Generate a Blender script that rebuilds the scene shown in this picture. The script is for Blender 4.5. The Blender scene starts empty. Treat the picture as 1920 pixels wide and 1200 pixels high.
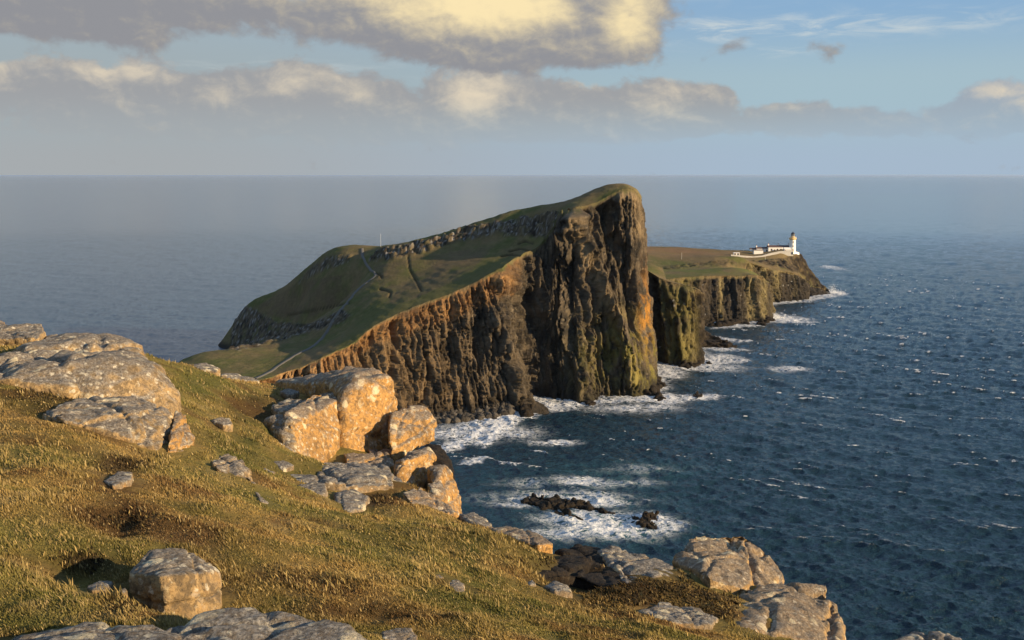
import bpy, bmesh, math, random
import numpy as np
from mathutils import Vector

random.seed(7); RNG = np.random.default_rng(11)
sc = bpy.context.scene
COL = sc.collection

# ------------------------------------------------------------------ camera
H = 110.0; FPX = 2000.0; EYE = 328.0
PITCH = math.atan((600 - EYE) / FPX)
SP, CP = math.sin(PITCH), math.cos(PITCH)
cam_d = bpy.data.cameras.new('camera'); cam = bpy.data.objects.new('camera', cam_d); COL.objects.link(cam)
cam_d.sensor_width = 36; cam_d.lens = 36 * FPX / 1920; cam_d.clip_start = 0.5; cam_d.clip_end = 300000
cam.location = (0, 0, H); cam.rotation_euler = (math.pi / 2 - PITCH, 0, 0)
sc.camera = cam

# ------------------------------------------------------------------ light
SUN_AZ, SUN_EL = math.radians(116), math.radians(15)
SUNV = Vector((math.sin(SUN_AZ) * math.cos(SUN_EL), math.cos(SUN_AZ) * math.cos(SUN_EL), math.sin(SUN_EL)))
sd = bpy.data.lights.new('sun', 'SUN'); sd.energy = 5.0; sd.angle = math.radians(0.6); sd.color = (1.0, 0.74, 0.43)
so = bpy.data.objects.new('sun', sd); COL.objects.link(so); so.rotation_euler = (-SUNV).to_track_quat('-Z', 'Y').to_euler()
sc.view_settings.view_transform = 'Standard'; sc.view_settings.look = 'None'
sc.view_settings.gamma = 1; sc.view_settings.exposure = 0.75
HAZE_DENSITY = 1.0e-5


# ------------------------------------------------------------------ node maths helper
class X:
    """a socket that can be written with + - * /"""
    def __init__(s, nt, v): s.nt = nt; s.v = v
    def _op(s, op, *args):
        n = s.nt.nodes.new('ShaderNodeMath'); n.operation = op
        for i, a in enumerate((s,) + args):
            a = a.v if isinstance(a, X) else a
            if isinstance(a, (int, float)): n.inputs[i].default_value = a
            else: s.nt.links.new(a, n.inputs[i])
        return X(s.nt, n.outputs[0])
    def __add__(s, o): return s._op('ADD', o)
    def __sub__(s, o): return s._op('SUBTRACT', o)
    def __mul__(s, o): return s._op('MULTIPLY', o)
    def __truediv__(s, o): return s._op('DIVIDE', o)
    __radd__ = __add__; __rmul__ = __mul__
    def rsub(s, k): return X(s.nt, k)._op('SUBTRACT', s)
    def mx(s, o): return s._op('MAXIMUM', o)
    def mn(s, o): return s._op('MINIMUM', o)
    def exp(s): return s._op('EXPONENT')
    def pw(s, k): return s._op('POWER', k)
    def sst(s, a, b):
        n = s.nt.nodes.new('ShaderNodeMapRange'); n.interpolation_type = 'SMOOTHSTEP'
        s.nt.links.new(s.v, n.inputs[0]); n.inputs[1].default_value = a; n.inputs[2].default_value = b
        return X(s.nt, n.outputs[0])


def lk(nt, a, b):
    a = a.v if isinstance(a, X) else a
    if isinstance(a, (int, float)): b.default_value = a
    elif isinstance(a, tuple): b.default_value = a if len(a) == 4 or b.type == 'VECTOR' else a + (1,)
    else: nt.links.new(a, b)


def mixc(nt, f, a, b, mode='MIX'):
    n = nt.nodes.new('ShaderNodeMix'); n.data_type = 'RGBA'; n.blend_type = mode
    lk(nt, f, n.inputs[0]); lk(nt, a, n.inputs[6]); lk(nt, b, n.inputs[7])
    return n.outputs[2]


def noise(nt, vec, scale, detail=4, rough=.55, dist=0.0, lac=2.0):
    n = nt.nodes.new('ShaderNodeTexNoise'); n.inputs['Scale'].default_value = scale
    n.inputs['Detail'].default_value = detail; n.inputs['Roughness'].default_value = rough
    n.inputs['Distortion'].default_value = dist; n.inputs['Lacunarity'].default_value = lac
    if vec is not None: nt.links.new(vec, n.inputs['Vector'])
    return X(nt, n.outputs['Fac'])


def comb(nt, x, y, z=0.0):
    n = nt.nodes.new('ShaderNodeCombineXYZ')
    for i, a in enumerate((x, y, z)): lk(nt, a, n.inputs[i])
    return n.outputs[0]


def mapping(nt, vec, scale=(1, 1, 1), rot=(0, 0, 0)):
    n = nt.nodes.new('ShaderNodeMapping'); n.inputs['Scale'].default_value = scale; n.inputs['Rotation'].default_value = rot
    nt.links.new(vec, n.inputs[0]); return n.outputs[0]


def srgb(r, g, b):
    f = lambda c: c / 12.92 if c <= .04045 else ((c + .055) / 1.055) ** 2.4
    return (f(r / 255), f(g / 255), f(b / 255))


# ------------------------------------------------------------------ sky with clouds
world = bpy.data.worlds.new("World"); sc.world = world; world.use_nodes = True
wt = world.node_tree; wt.nodes.clear()
sky = wt.nodes.new('ShaderNodeTexSky'); sky.sky_type = 'NISHITA'; sky.sun_disc = False
sky.sun_elevation = SUN_EL; sky.sun_rotation = SUN_AZ; sky.altitude = 100; sky.air_density = 1.0; sky.dust_density = 1.2; sky.ozone_density = 2.0
bg_sky = wt.nodes.new('ShaderNodeBackground'); bg_sky.inputs[1].default_value = 0.115
wt.links.new(sky.outputs[0], bg_sky.inputs[0])
tc = wt.nodes.new('ShaderNodeTexCoord'); sx = wt.nodes.new('ShaderNodeSeparateXYZ'); wt.links.new(tc.outputs['Generated'], sx.inputs[0])
vx, vy, vz = (X(wt, sx.outputs[i]) for i in range(3))
AZ = vx._op('ARCTAN2', vy); EL = vz._op('ARCSINE')
AZP = AZ * 2000.0 + 960.0          # azimuth and elevation in handy units (2000 to the radian)
ELP = (EL * 2000.0).rsub(EYE)


def blob(cx, cy, rx, ry, a=1.0):
    return ((((AZP - cx) / rx).pw(2.0) + ((ELP - cy) / ry).pw(2.0)) * -1.0).exp() * a


def total(items):
    t = blob(*items[0])
    for i in items[1:]: t = t + blob(*i)
    return t


cl_vec = comb(wt, AZ * 1.0, EL * 1.5)
cl_off = comb(wt, AZ * 1.0 + 0.010, EL * 1.5 + 0.013)
n_big = noise(wt, cl_vec, 13, 9, .58, .25); n_off = noise(wt, cl_off, 13, 9, .58, .25)
nf_a = noise(wt, cl_vec, 40, 8, .62, .4); nf_b = noise(wt, comb(wt, AZ + 0.004, EL * 1.5 + 0.006), 40, 8, .62, .4)
n_fine = noise(wt, cl_vec, 42, 7, .6, .5)
relief = (n_big - n_off) * 4.0 + (nf_a - nf_b) * 2.6
n_wisp = noise(wt, mapping(wt, comb(wt, AZ, EL), (5, 26, 1), (0, 0, -.10)), 3.2, 8, .62, .6)
# blue of the sky, paler and greyer towards the horizon and the left
hz = ELP.sst(60, 330)
left = AZP.sst(1550, 250)
c_top = mixc(wt, left, srgb(138, 174, 207), srgb(160, 177, 187))
c_hor = mixc(wt, left, srgb(165, 184, 203), srgb(166, 171, 174))
c_mid = mixc(wt, left, srgb(164, 189, 201), srgb(161, 173, 178))
c_s = mixc(wt, ELP.sst(20, 170), c_top, c_mid)
c_s = mixc(wt, ELP.sst(190, 310), c_s, c_hor)
# bank of cumulus low over the sea
bank = total([(60, 190, 150, 55, 1), (260, 190, 130, 55, 1), (420, 200, 140, 55, 1), (580, 195, 130, 62, 1.05), (700, 200, 90, 50, .8), (880, 190, 110, 72, 1.1),
              (1050, 205, 120, 58, 1), (1200, 205, 110, 52, 1), (1290, 225, 70, 35, .7), (1335, 185, 34, 18, .75),
              (1450, 220, 90, 26, .85), (1590, 232, 100, 26, .8), (1800, 215, 110, 40, 1.0), (1920, 225, 120, 36, .9), (1500, 250, 500, 24, .3), (600, 250, 700, 30, .32)])
high = total([(60, 20, 170, 55, 1.0), (240, 70, 120, 40, .9), (400, 20, 130, 45, 1.0), (250, 10, 200, 40, .6), (620, 40, 80, 30, .6), (720, 70, 120, 30, .8),
              (800, 20, 180, 60, 1.2), (930, 50, 120, 75, 1.2), (1050, 70, 120, 60, .9), (1170, 50, 80, 75, 1.1), (900, 105, 200, 30, .7),
              (1360, 100, 30, 22, .62), (1545, 105, 50, 22, .55), (120, 60, 200, 60, .5), (150, 40, 260, 70, .35), (500, 66, 140, 34, .35), (1000, 112, 200, 28, .35), (860, -240, 330, 170, 1.3), (250, -120, 300, 110, .8)])
d_bank = (bank + (n_big - .5) * 2.1 + (n_fine - .5) * .6).sst(.38, .70)
d_high = (high + (n_big - .5) * 2.6 + (n_fine - .5) * .7).sst(.32, .85)
lit_b = total([(50, 150, 90, 35, .7), (280, 150, 70, 22, .95), (560, 165, 55, 32, .75), (430, 190, 40, 25, .5), (680, 180, 40, 28, .5), (895, 180, 62, 55, 1.15), (1100, 155, 30, 16, .8),
               (1240, 195, 70, 40, .7), (1790, 188, 40, 14, .75), (1840, 205, 60, 26, .4), (1440, 208, 40, 12, .4)])
lit_h = total([(860, -240, 300, 160, 1.3), (850, 20, 170, 55, 1.15), (960, 30, 90, 50, .8), (1175, 45, 55, 62, 1.25), (1040, 40, 40, 30, .3), (600, 5, 100, 20, .6), (1080, 105, 50, 18, .3), (450, 10, 60, 25, .25)])  # first blob carries the cream cloud above the frame, added for a sea glint
shade_b = (lit_b + relief * .45 - .05).sst(-.1, 1.35)
shade_h = (lit_h + relief * .42 - .05).sst(-.1, 1.55)
c_bd = mixc(wt, ELP.sst(160, 290), srgb(158, 160, 163), srgb(164, 167, 170)); c_bd = mixc(wt, AZP.sst(1300, 1800), c_bd, srgb(157, 169, 182))
c_bank = mixc(wt, shade_b, c_bd, srgb(226, 212, 188))
c_high = mixc(wt, shade_h, srgb(146, 147, 152), srgb(250, 229, 180))
cirrus = total([(1420, 70, 160, 26, .8), (1680, 70, 150, 18, .8), (1840, 22, 90, 14, .9), (1450, 112, 45, 9, .7), (1300, 80, 80, 20, .5), (550, 55, 60, 20, .6), (1300, 5, 120, 12, .6), (560, 140, 260, 16, .35)]) * n_wisp.sst(.42, .70)
f_c = mixc(wt, cirrus.mn(.85), c_s, srgb(208, 215, 214))
fade = ELP.sst(305, 175)          # the bank melts into the haze at its foot
f_c = mixc(wt, d_bank * (fade * .96 + .04), f_c, c_bank)
f_c = mixc(wt, d_high, f_c, c_high)
over = ELP.sst(-20, -300) * noise(wt, comb(wt, vx, vy, vz * 2.0), 3.0, 6, .6).sst(.36, .62) * .85  # bright unseen cloud added above the frame to lift sea reflection and fill
f_c = mixc(wt, over * (left * .5 + .5), f_c, mixc(wt, left, srgb(196, 212, 232), srgb(214, 222, 230)))
f_c = mixc(wt, ELP.sst(0, -250) * .55, f_c, mixc(wt, left, srgb(110, 158, 214), srgb(158, 184, 210)), 'MIX')
bg_cl = wt.nodes.new('ShaderNodeBackground'); wt.links.new(f_c, bg_cl.inputs[0]); bg_cl.inputs[1].default_value = 0.60
msh = wt.nodes.new('ShaderNodeMixShader')
overhead = ELP.sst(-1500, -250) * .75 + .25      # unseen broken cloud added overhead for its light as well
lk(wt, overhead, msh.inputs[0]); wt.links.new(bg_sky.outputs[0], msh.inputs[1]); wt.links.new(bg_cl.outputs[0], msh.inputs[2])
wo = wt.nodes.new('ShaderNodeOutputWorld'); wt.links.new(msh.outputs[0], wo.inputs[0])


# ------------------------------------------------------------------ placing points seen in the photograph
def ratio(py):
    v = (600 - np.asarray(py, float)) / FPX
    return (-SP + v * CP), (CP + v * SP)


def A(px, py, Y):
    """point at depth Y along the sight line"""
    dz, dy = ratio(py); return ((px - 960) / FPX / dy * Y, float(Y), H + dz / dy * Y)


def S(px, py, z=0.0):
    """point at height z along the sight line"""
    dz, dy = ratio(py); return A(px, py, (z - H) * dy / dz)


def proj(P):
    P = np.asarray(P, float); d = P - np.array([0, 0, H])
    f = d[..., 1] * CP - d[..., 2] * SP; u = d[..., 1] * SP + d[..., 2] * CP
    f = np.where(f < .1, .1, f)
    return 960 + FPX * d[..., 0] / f, 600 - FPX * u / f


# ------------------------------------------------------------------ numpy noise
_perm = np.random.default_rng(5).permutation(256).astype(np.int32); _perm = np.concatenate([_perm, _perm, _perm])
_grad = np.random.default_rng(6).normal(size=(256, 3)); _grad /= np.linalg.norm(_grad, axis=1)[:, None]


def perlin(p):
    p = np.asarray(p, float); i = np.floor(p).astype(np.int64); f = p - i; i &= 255
    w = f * f * f * (f * (f * 6 - 15) + 10); out = np.zeros(p.shape[:-1])
    for dx in (0, 1):
        wx = w[..., 0] if dx else 1 - w[..., 0]
        for dy in (0, 1):
            wy = w[..., 1] if dy else 1 - w[..., 1]
            for dz in (0, 1):
                wz = w[..., 2] if dz else 1 - w[..., 2]
                h = _perm[_perm[_perm[i[..., 0] + dx] + i[..., 1] + dy] + i[..., 2] + dz]
                g = _grad[h]
                out += wx * wy * wz * (g[..., 0] * (f[..., 0] - dx) + g[..., 1] * (f[..., 1] - dy) + g[..., 2] * (f[..., 2] - dz))
    return out * 1.6


def fbm(p, octv=4, rough=.5, seed=0.0):
    p = np.asarray(p, float) + seed; a = 1; s = 0; t = 0
    for k in range(octv):
        s = s + a * perlin(p * 2 ** k + 17.3 * k); t += a; a *= rough
    return s / t


def ridged(p, octv=4, rough=.5, seed=0.0):
    p = np.asarray(p, float) + seed; a = 1; s = 0; t = 0
    for k in range(octv):
        s = s + a * (1 - 2 * np.abs(perlin(p * 2 ** k + 31.7 * k))); t += a; a *= rough
    return s / t


def sstep(a, b, x):
    t = np.clip((x - a) / (b - a), 0, 1); return t * t * (3 - 2 * t)


def cell(p, seed=0):
    """worley: nearest distance, second distance, cell random"""
    p = np.asarray(p, float); i = np.floor(p).astype(np.int64); d1 = np.full(p.shape[:-1], 9.0); d2 = d1.copy(); rid = np.zeros(p.shape[:-1])
    for dx in (-1, 0, 1):
        for dy in (-1, 0, 1):
            for dz in (-1, 0, 1):
                c = i + np.array([dx, dy, dz]); m = (c + seed) & 255
                h = _perm[_perm[_perm[m[..., 0]] + m[..., 1]] + m[..., 2]]
                q = c + _grad[h] * .45 + .5; d = np.linalg.norm(p - q, axis=-1)
                n = d < d1; d2 = np.where(n, d1, np.minimum(d2, d)); rid = np.where(n, h / 255.0, rid); d1 = np.where(n, d, d1)
    return d1, d2, rid


class TPS:
    def __init__(s, pts, lam=1e-3):
        p = np.array(pts, float); s.c = p[:, :2].mean(0); s.k = np.abs(p[:, :2] - s.c).max()
        q = (p[:, :2] - s.c) / s.k; n = len(q); s.q = q
        K = s.phi(np.linalg.norm(q[:, None] - q[None], axis=2)) + lam * np.eye(n)
        Pm = np.c_[np.ones(n), q]; M = np.zeros((n + 3, n + 3)); M[:n, :n] = K; M[:n, n:] = Pm; M[n:, :n] = Pm.T
        s.w = np.linalg.solve(M, np.r_[p[:, 2], 0, 0, 0])
    @staticmethod
    def phi(r): return np.where(r > 1e-9, r * r * np.log(np.maximum(r, 1e-9)), 0)
    def __call__(s, x, y):
        x = np.asarray(x, float); sh = x.shape; q = (np.c_[x.ravel(), np.asarray(y, float).ravel()] - s.c) / s.k; out = np.empty(len(q))
        for k in range(0, len(q), 20000):
            a = q[k:k + 20000]; r = np.sqrt(((a[:, None] - s.q[None]) ** 2).sum(2))
            out[k:k + 20000] = s.phi(r) @ s.w[:-3] + s.w[-3] + a @ s.w[-2:]
        return out.reshape(sh)


def inpoly(x, y, poly):
    x = np.asarray(x, float); y = np.asarray(y, float); c = np.zeros(x.shape, bool); n = len(poly)
    for i in range(n):
        x1, y1 = poly[i][:2]; x2, y2 = poly[(i + 1) % n][:2]
        if y1 == y2: continue
        c ^= ((y1 > y) != (y2 > y)) & (x < (x2 - x1) * (y - y1) / (y2 - y1) + x1)
    return c


def dpoly(x, y, line, closed=False):
    """distance to a polyline"""
    x = np.asarray(x, float); d = np.full(x.shape, 1e9); n = len(line)
    for i in range(n if closed else n - 1):
        a = np.array(line[i][:2], float); b = np.array(line[(i + 1) % n][:2], float); ab = b - a; L = ab @ ab + 1e-12
        t = np.clip(((x - a[0]) * ab[0] + (y - a[1]) * ab[1]) / L, 0, 1)
        d = np.minimum(d, np.hypot(x - a[0] - t * ab[0], y - a[1] - t * ab[1]))
    return d


def C(r, g, b): return np.array([r, g, b], float)
def mixn(f, a, b): f = np.asarray(f)[..., None]; return a * (1 - f) + b * f


# ------------------------------------------------------------------ meshes
def link_mesh(name, V, F, mat, parent=None, col=None, smooth=True, attrs=None):
    me = bpy.data.meshes.new(name); V = np.asarray(V, np.float32); F = np.asarray(F, np.int32); k = F.shape[1]
    me.vertices.add(len(V)); me.vertices.foreach_set('co', V.ravel())
    me.loops.add(F.size); me.loops.foreach_set('vertex_index', F.ravel())
    me.polygons.add(len(F)); me.polygons.foreach_set('loop_start', np.arange(0, F.size, k, dtype=np.int32))
    me.polygons.foreach_set('loop_total', np.full(len(F), k, np.int32)); me.update(calc_edges=True)
    if smooth: me.polygons.foreach_set('use_smooth', np.ones(len(F), bool))
    if col is not None:
        a = me.color_attributes.new('Col', 'FLOAT_COLOR', 'POINT'); a.data.foreach_set('color', np.c_[col, np.ones(len(V))].astype(np.float32).ravel())
    for k2, v in (attrs or {}).items():
        a = me.attributes.new(k2, 'FLOAT', 'POINT'); a.data.foreach_set('value', np.asarray(v, np.float32).ravel())
    me.materials.append(mat); me.validate()
    o = bpy.data.objects.new(name, me); COL.objects.link(o)
    if parent: o.parent = parent
    return o


def grid_faces(n, m, keep=None, flip=False):
    i = np.arange(n * m).reshape(n, m); f = np.stack([i[:-1, :-1], i[:-1, 1:], i[1:, 1:], i[1:, :-1]], -1).reshape(-1, 4)
    if flip: f = f[:, ::-1]
    return f if keep is None else f[keep.ravel()]


def compact(V, F, *cols):
    u, inv = np.unique(F, return_inverse=True)
    return (V[u], inv.reshape(F.shape)) + tuple(c[u] for c in cols)


def tag(o, label=None, cat=None, group=None, kind=None):
    if label: o['label'] = label
    if cat: o['category'] = cat
    if group: o['group'] = group
    if kind: o['kind'] = kind
    return o


def empty(name, loc, rz=0):
    o = bpy.data.objects.new(name, None); COL.objects.link(o); o.location = loc; o.rotation_euler = (0, 0, rz); return o


# ------------------------------------------------------------------ materials
def new_mat(name):
    m = bpy.data.materials.new(name); m.use_nodes = True; nt = m.node_tree; b = nt.nodes['Principled BSDF']
    g = nt.nodes.new('ShaderNodeNewGeometry'); return m, nt, b, g.outputs['Position'], g


def bump(nt, b, h, dist, strength=1.0, chain=None):
    n = nt.nodes.new('ShaderNodeBump'); n.inputs['Strength'].default_value = strength; n.inputs['Distance'].default_value = dist
    lk(nt, h, n.inputs['Height'])
    if chain is not None: nt.links.new(chain, n.inputs['Normal'])
    nt.links.new(n.outputs[0], b.inputs['Normal']); return n.outputs[0]


def attr_col(nt, name='Col'):
    n = nt.nodes.new('ShaderNodeAttribute'); n.attribute_name = name; return n


def mat_vcol(name, rough=.9, nscale=1.5, namp=.35, bscale=1.0, bdist=.3, spec=.2, stretch=(1, 1, 1)):
    """colour from the mesh's own attribute, broken up by fine noise"""
    m, nt, b, P, g = new_mat(name); v = mapping(nt, P, stretch)
    n1 = noise(nt, v, nscale, 6, .65); n2 = noise(nt, v, nscale * 5.3, 4, .6)
    f = (n1 + n2 * .7) * (2 * namp) + (1 - namp * 1.7)
    c = mixc(nt, 1.0, attr_col(nt).outputs[0], comb(nt, f, f, f), 'MULTIPLY')
    nt.links.new(c, b.inputs['Base Color']); b.inputs['Roughness'].default_value = rough; b.inputs['Specular IOR Level'].default_value = spec
    bump(nt, b, noise(nt, v, bscale, 8, .68), bdist)
    return m


def mat_plain(name, col, rough=.6, metal=0.0, var=.15, scale=3.0):
    m, nt, b, P, g = new_mat(name); n = noise(nt, P, scale, 5, .6); f = n * (2 * var) + (1 - var)
    c = mixc(nt, 1.0, tuple(col), comb(nt, f, f, f), 'MULTIPLY'); nt.links.new(c, b.inputs['Base Color'])
    b.inputs['Roughness'].default_value = rough; b.inputs['Metallic'].default_value = metal; return m


M_CLIFF = mat_vcol('basalt_cliff', .88, .35, .42, .45, 1.6, .2, (1, 1, .35))
M_TURF = mat_vcol('hill_turf', .95, .5, .40, .8, .5, .1)
M_GROUND = mat_vcol('moor_soil', .95, 6, .35, 9, .06, .1)

# ================================================================== the hill and its cliffs
RIM = [  # (rim px, py, Y) -> (foot px, py at sea level)
    ((470, 716, 452), (450, 806)), ((525, 700, 474), (500, 803)), ((560, 690, 478), (560, 805)), ((610, 668, 484), (620, 805)), ((660, 643, 492), (680, 803)), ((700, 612, 500), (725, 800)),
    ((740, 590, 508), (765, 795)), ((790, 570, 513), (815, 788)), ((830, 556, 516), (860, 782)), ((880, 534, 520), (920, 777)), ((920, 512, 522), (968, 774)),
    ((942, 502, 524), (986, 769)), ((956, 490, 534), (992, 752)), ((985, 474, 548), (1006, 746)), ((1010, 460, 555), (1025, 747)),
    ((1040, 420, 562), (1050, 749)), ((1060, 400, 561), (1066, 752)), ((1075, 391, 560), (1088, 754)), ((1100, 384, 562), (1110, 747)), ((1130, 373, 566), (1128, 745)),
    ((1160, 357, 568), (1165, 743)), ((1178, 353, 569), (1190, 745)), ((1195, 362, 572), (1212, 743)), ((1202, 376, 577), (1221, 735)), ((1203, 396, 592), (1225, 716))]
rimP = [A(*r) for r, f in RIM] + [(66.0, 620.0, 78.0), (62.0, 655.0, 66.0)]
footP = [S(*f) for r, f in RIM] + [(72.0, 622.0, 0.0), (70.0, 660.0, 0.0)]

hill_pts = list(rimP[:-2]) + [A(*p) for p in [
    (490, 705, 470), (400, 690, 490), (345, 674, 520), (450, 655, 545), (560, 625, 575), (600, 640, 530), (640, 602, 600), (700, 560, 545), (650, 560, 585),
    (600, 560, 620), (620, 520, 625), (680, 520, 600), (760, 530, 560), (850, 500, 560), (800, 472, 590), (690, 494, 612), (900, 452, 588), (960, 447, 576), (1000, 445, 572),
    (690, 483, 620), (800, 456, 600), (900, 430, 598), (960, 418, 592), (1000, 412, 586), (1040, 402, 574),
    (680, 477, 632), (715, 463, 630), (760, 455, 624), (800, 444, 615), (850, 431, 611), (900, 416, 607), (950, 402, 601), (1000, 392, 596), (1050, 382, 590), (1090, 366, 587), (1115, 355, 586), (1140, 346, 585), (1165, 345, 584), (1185, 350, 581), (1196, 357, 580),
    (620, 480, 645), (590, 497, 655), (560, 520, 665), (530, 545, 673), (500, 564, 680), (465, 574, 685), (520, 598, 655), (480, 620, 668), (465, 600, 678), (560, 570, 650)]]
hill_pts += [(-60, 450, 20), (-100, 430, 21), (-150, 450, 16), (-190, 470, 0), (-185, 530, -2), (-168, 572, -3), (-154, 604, -3), (-134, 612, 7), (-112, 606, 19), (-172, 640, -1), (-184, 672, -1),
             (-195, 700, -4), (-160, 730, -4), (-110, 705, 20), (-80, 720, 10), (-40, 700, 15), (10, 680, 12), (50, 660, 40), (60, 640, 64), (66, 615, 84), (-60, 400, 22), (-130, 400, 18)]
hillZ = TPS(hill_pts, 2e-5)

BAND = [(690, 496), (688, 481), (715, 467), (800, 450), (870, 426), (950, 412), (1000, 406), (1050, 396), (1080, 390), (1062, 436), (1030, 452), (1000, 447), (930, 444), (860, 457), (800, 474), (740, 488)]
BLUFF = [(425, 660), (436, 590), (455, 566), (480, 578), (520, 600), (580, 606), (640, 578), (664, 590), (640, 612), (450, 662)]
BLUFF2 = [(540, 545), (590, 490), (620, 476), (665, 476), (655, 494), (610, 508)]
SCAR = [[(705, 513), (712, 514), (716, 520)], [(712, 541), (725, 545), (733, 548), (730, 556)], [(955, 471), (975, 466), (992, 468)], [(972, 457), (985, 451), (1000, 456)],
        [(765, 480), (768, 505), (780, 525), (790, 545)], [(540, 590), (600, 578), (655, 568)], [(940, 480), (960, 476), (990, 482)]]


def hill_height(x, y):
    z = hillZ(x, y); P = np.stack([x, y, z], -1); px, py = proj(P)
    band = np.where(inpoly(px, py, BAND), 1.0, 0) * sstep(0, 6, dpoly(px, py, BAND, True))
    blf = np.maximum(np.where(inpoly(px, py, BLUFF), sstep(0, 8, dpoly(px, py, BLUFF, True)), 0), .8 * np.where(inpoly(px, py, BLUFF2), sstep(0, 6, dpoly(px, py, BLUFF2, True)), 0))
    rock = np.maximum(band, blf); q = np.stack([x, y, z], -1)
    d1, d2, rid = cell(q / np.array([3.2, 3.2, 5.0]))
    z = z + rock * (.45 + .55 * (band > 0)) * ((rid - .5) * 4.0 + ridged(q / 7, 4) * 2.2) + fbm(q / 14, 5, .6) * .75
    for s in SCAR: z = z - .9 * np.exp(-(dpoly(px, py, s) / 1.6) ** 2)
    # little sheep terraces
    z = z + .10 * np.sin(z * 2.6 + 3 * fbm(q / 12, 3)) * (1 - rock)
    return z, rock, px, py


def turf_col(q, dry=.5):
    n = fbm(q / 26, 5, .6, 3.1); n2 = fbm(q / 6, 4, .6, 9.2)
    c = mixn(sstep(-.25, .3, n + (dry - .5)), C(.092, .098, .034), C(.150, .114, .060))
    return mixn(sstep(.0, .5, n2) * .6, c, C(.19, .155, .075))


def rock_col(q, s=1.0):
    n = fbm(q / 9 / s, 5, .6, 1.7); n2 = fbm(q / 2.0 / s, 4, .6, 4.2)
    c = mixn(sstep(-.35, .35, n), C(.026, .023, .019), C(.115, .090, .060))
    return mixn(sstep(.18, .5, n2) * .6, c, C(.25, .21, .15))


def resample(P, n):
    P = np.array(P, float); d = np.r_[0, np.cumsum(np.linalg.norm(np.diff(P, axis=0), axis=1))]; t = np.linspace(0, d[-1], n)
    return np.stack([np.interp(t, d, P[:, k]) for k in range(P.shape[1])], 1), t


def curtain(name, rim, foot, step, zfun, ridges=(), amp=(2.6, 1.9, .8), colour=None, calm=None, lean=.03, ledge=0.0, base=-2.0, seed=0.0):
    """a cliff face hung between a rim line and a foot line, then carved into buttresses and columns"""
    rim = np.array(rim, float); foot = np.array(foot, float); rf = np.c_[rim, foot]
    L = np.linalg.norm(np.diff((rim + foot)[:, :2] / 2, axis=0), axis=1).sum(); n = int(L / step); rf, s = resample(rf, n)
    k = 5
    for _ in range(3): rf[1:-1] = .25 * rf[:-2] + .5 * rf[1:-1] + .25 * rf[2:]
    rim, foot = rf[:, :3].copy(), rf[:, 3:].copy(); s = np.linspace(0, L, n)
    rim[:, 2] = zfun(rim[:, 0], rim[:, 1]) if zfun else rim[:, 2]; foot[:, 2] = base
    mid = (rim + foot) / 2; t = np.gradient(mid[:, :2], axis=0)
    for _ in range(40): t[1:-1] = .25 * t[:-2] + .5 * t[1:-1] + .25 * t[2:]
    t /= np.linalg.norm(t, axis=1)[:, None] + 1e-9; nrm = np.c_[t[:, 1], -t[:, 0]]     # outwards: right-hand side of the run
    hmax = (rim[:, 2] - base).max(); m = max(12, int(hmax / step)); v = np.linspace(0, 1, m)[:, None]
    P = rim[None] * (1 - v[..., None]) + foot[None] * v[..., None]
    SS = np.broadcast_to(s[None], (m, n)); Z = P[..., 2]
    ramp = sstep(0, .09, v) * (1 - .35 * sstep(.93, 1, v))
    sh = SS + lean * Z + 2.6 * fbm(np.stack([SS / 22, Z / 34, SS * 0], -1), 3, .5, seed)
    q1 = np.stack([sh / 15, Z / 70, 0 * SS + seed], -1); q2 = np.stack([sh / 5.2, Z / 34, 0 * SS + seed + 3], -1); q3 = np.stack([SS / 1.9, Z / 7, 0 * SS + seed + 7], -1)
    d = amp[0] * ridged(q1, 2, .5) + amp[1] * .45 * ridged(q2, 2, .5) + amp[2] * .8 * fbm(q3, 4, .65)
    for fs, fz, k1, k2 in ((9.5, 55, 2.1, 1.0), (4.2, 30, 1.9, 1.3), (2.0, 12, 1.25, .9), (1.0, 4, .6, .35)):
        d1, d2, rid = cell(np.stack([sh / fs + .25 * fbm(np.stack([SS / fs, Z / fs, 0 * SS + seed], -1), 2), Z / fz, 0 * SS + seed + fs], -1)); d = d + (rid - .5) * amp[1] * k1 - amp[1] * k2 * np.exp(-((d2 - d1) / .12) ** 2)
    d = d + amp[1] * .8 * (np.floor(4 * fbm(np.stack([SS / 30, Z / 9, 0 * SS + seed], -1), 3)) / 4)
    px, py = proj(P); D = d * ramp * (calm(px, py) if calm else 1)
    for line, a, w in ridges:
        dd = dpoly(px + 6 * fbm(np.stack([SS / 9, Z / 9, 0 * SS], -1), 3), py, line)
        D = D + a * np.exp(-(dd / w) ** 2) * sstep(0, .05, v) * (.75 + .5 * ridged(np.stack([SS / 6, Z / 25, 0 * SS + 9], -1), 2))
    N3 = np.stack([nrm[:, 0], nrm[:, 1]], -1)[None]
    P = P.copy(); P[..., :2] += N3 * D[..., None]; P[..., 2] += (.5 * fbm(np.stack([SS / 4, Z / 4, 0 * SS + 5], -1), 3)) * ramp
    # a few rows that roll inwards over the top so that turf and rock meet
    top = []
    for kk in (3.2, 1.6, .6):
        T = rim.copy(); T[:, :2] -= nrm * kk; T[:, 2] = (zfun(T[:, 0], T[:, 1]) if zfun else T[:, 2]) - .35 * kk; top.append(T)
    P = np.concatenate([np.array(top), P], 0); vv = np.concatenate([np.zeros((3, 1)), v], 0)
    SSf = np.concatenate([np.broadcast_to(s[None], (3, n)), SS], 0); Df = np.concatenate([np.zeros((3, n)), D], 0)
    colr = colour(P, np.broadcast_to(vv, P.shape[:2]), SSf, Df)
    return link_mesh(name, P.reshape(-1, 3), grid_faces(P.shape[0], n, flip=True), M_CLIFF, col=colr.reshape(-1, 3), smooth=False), rim


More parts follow.
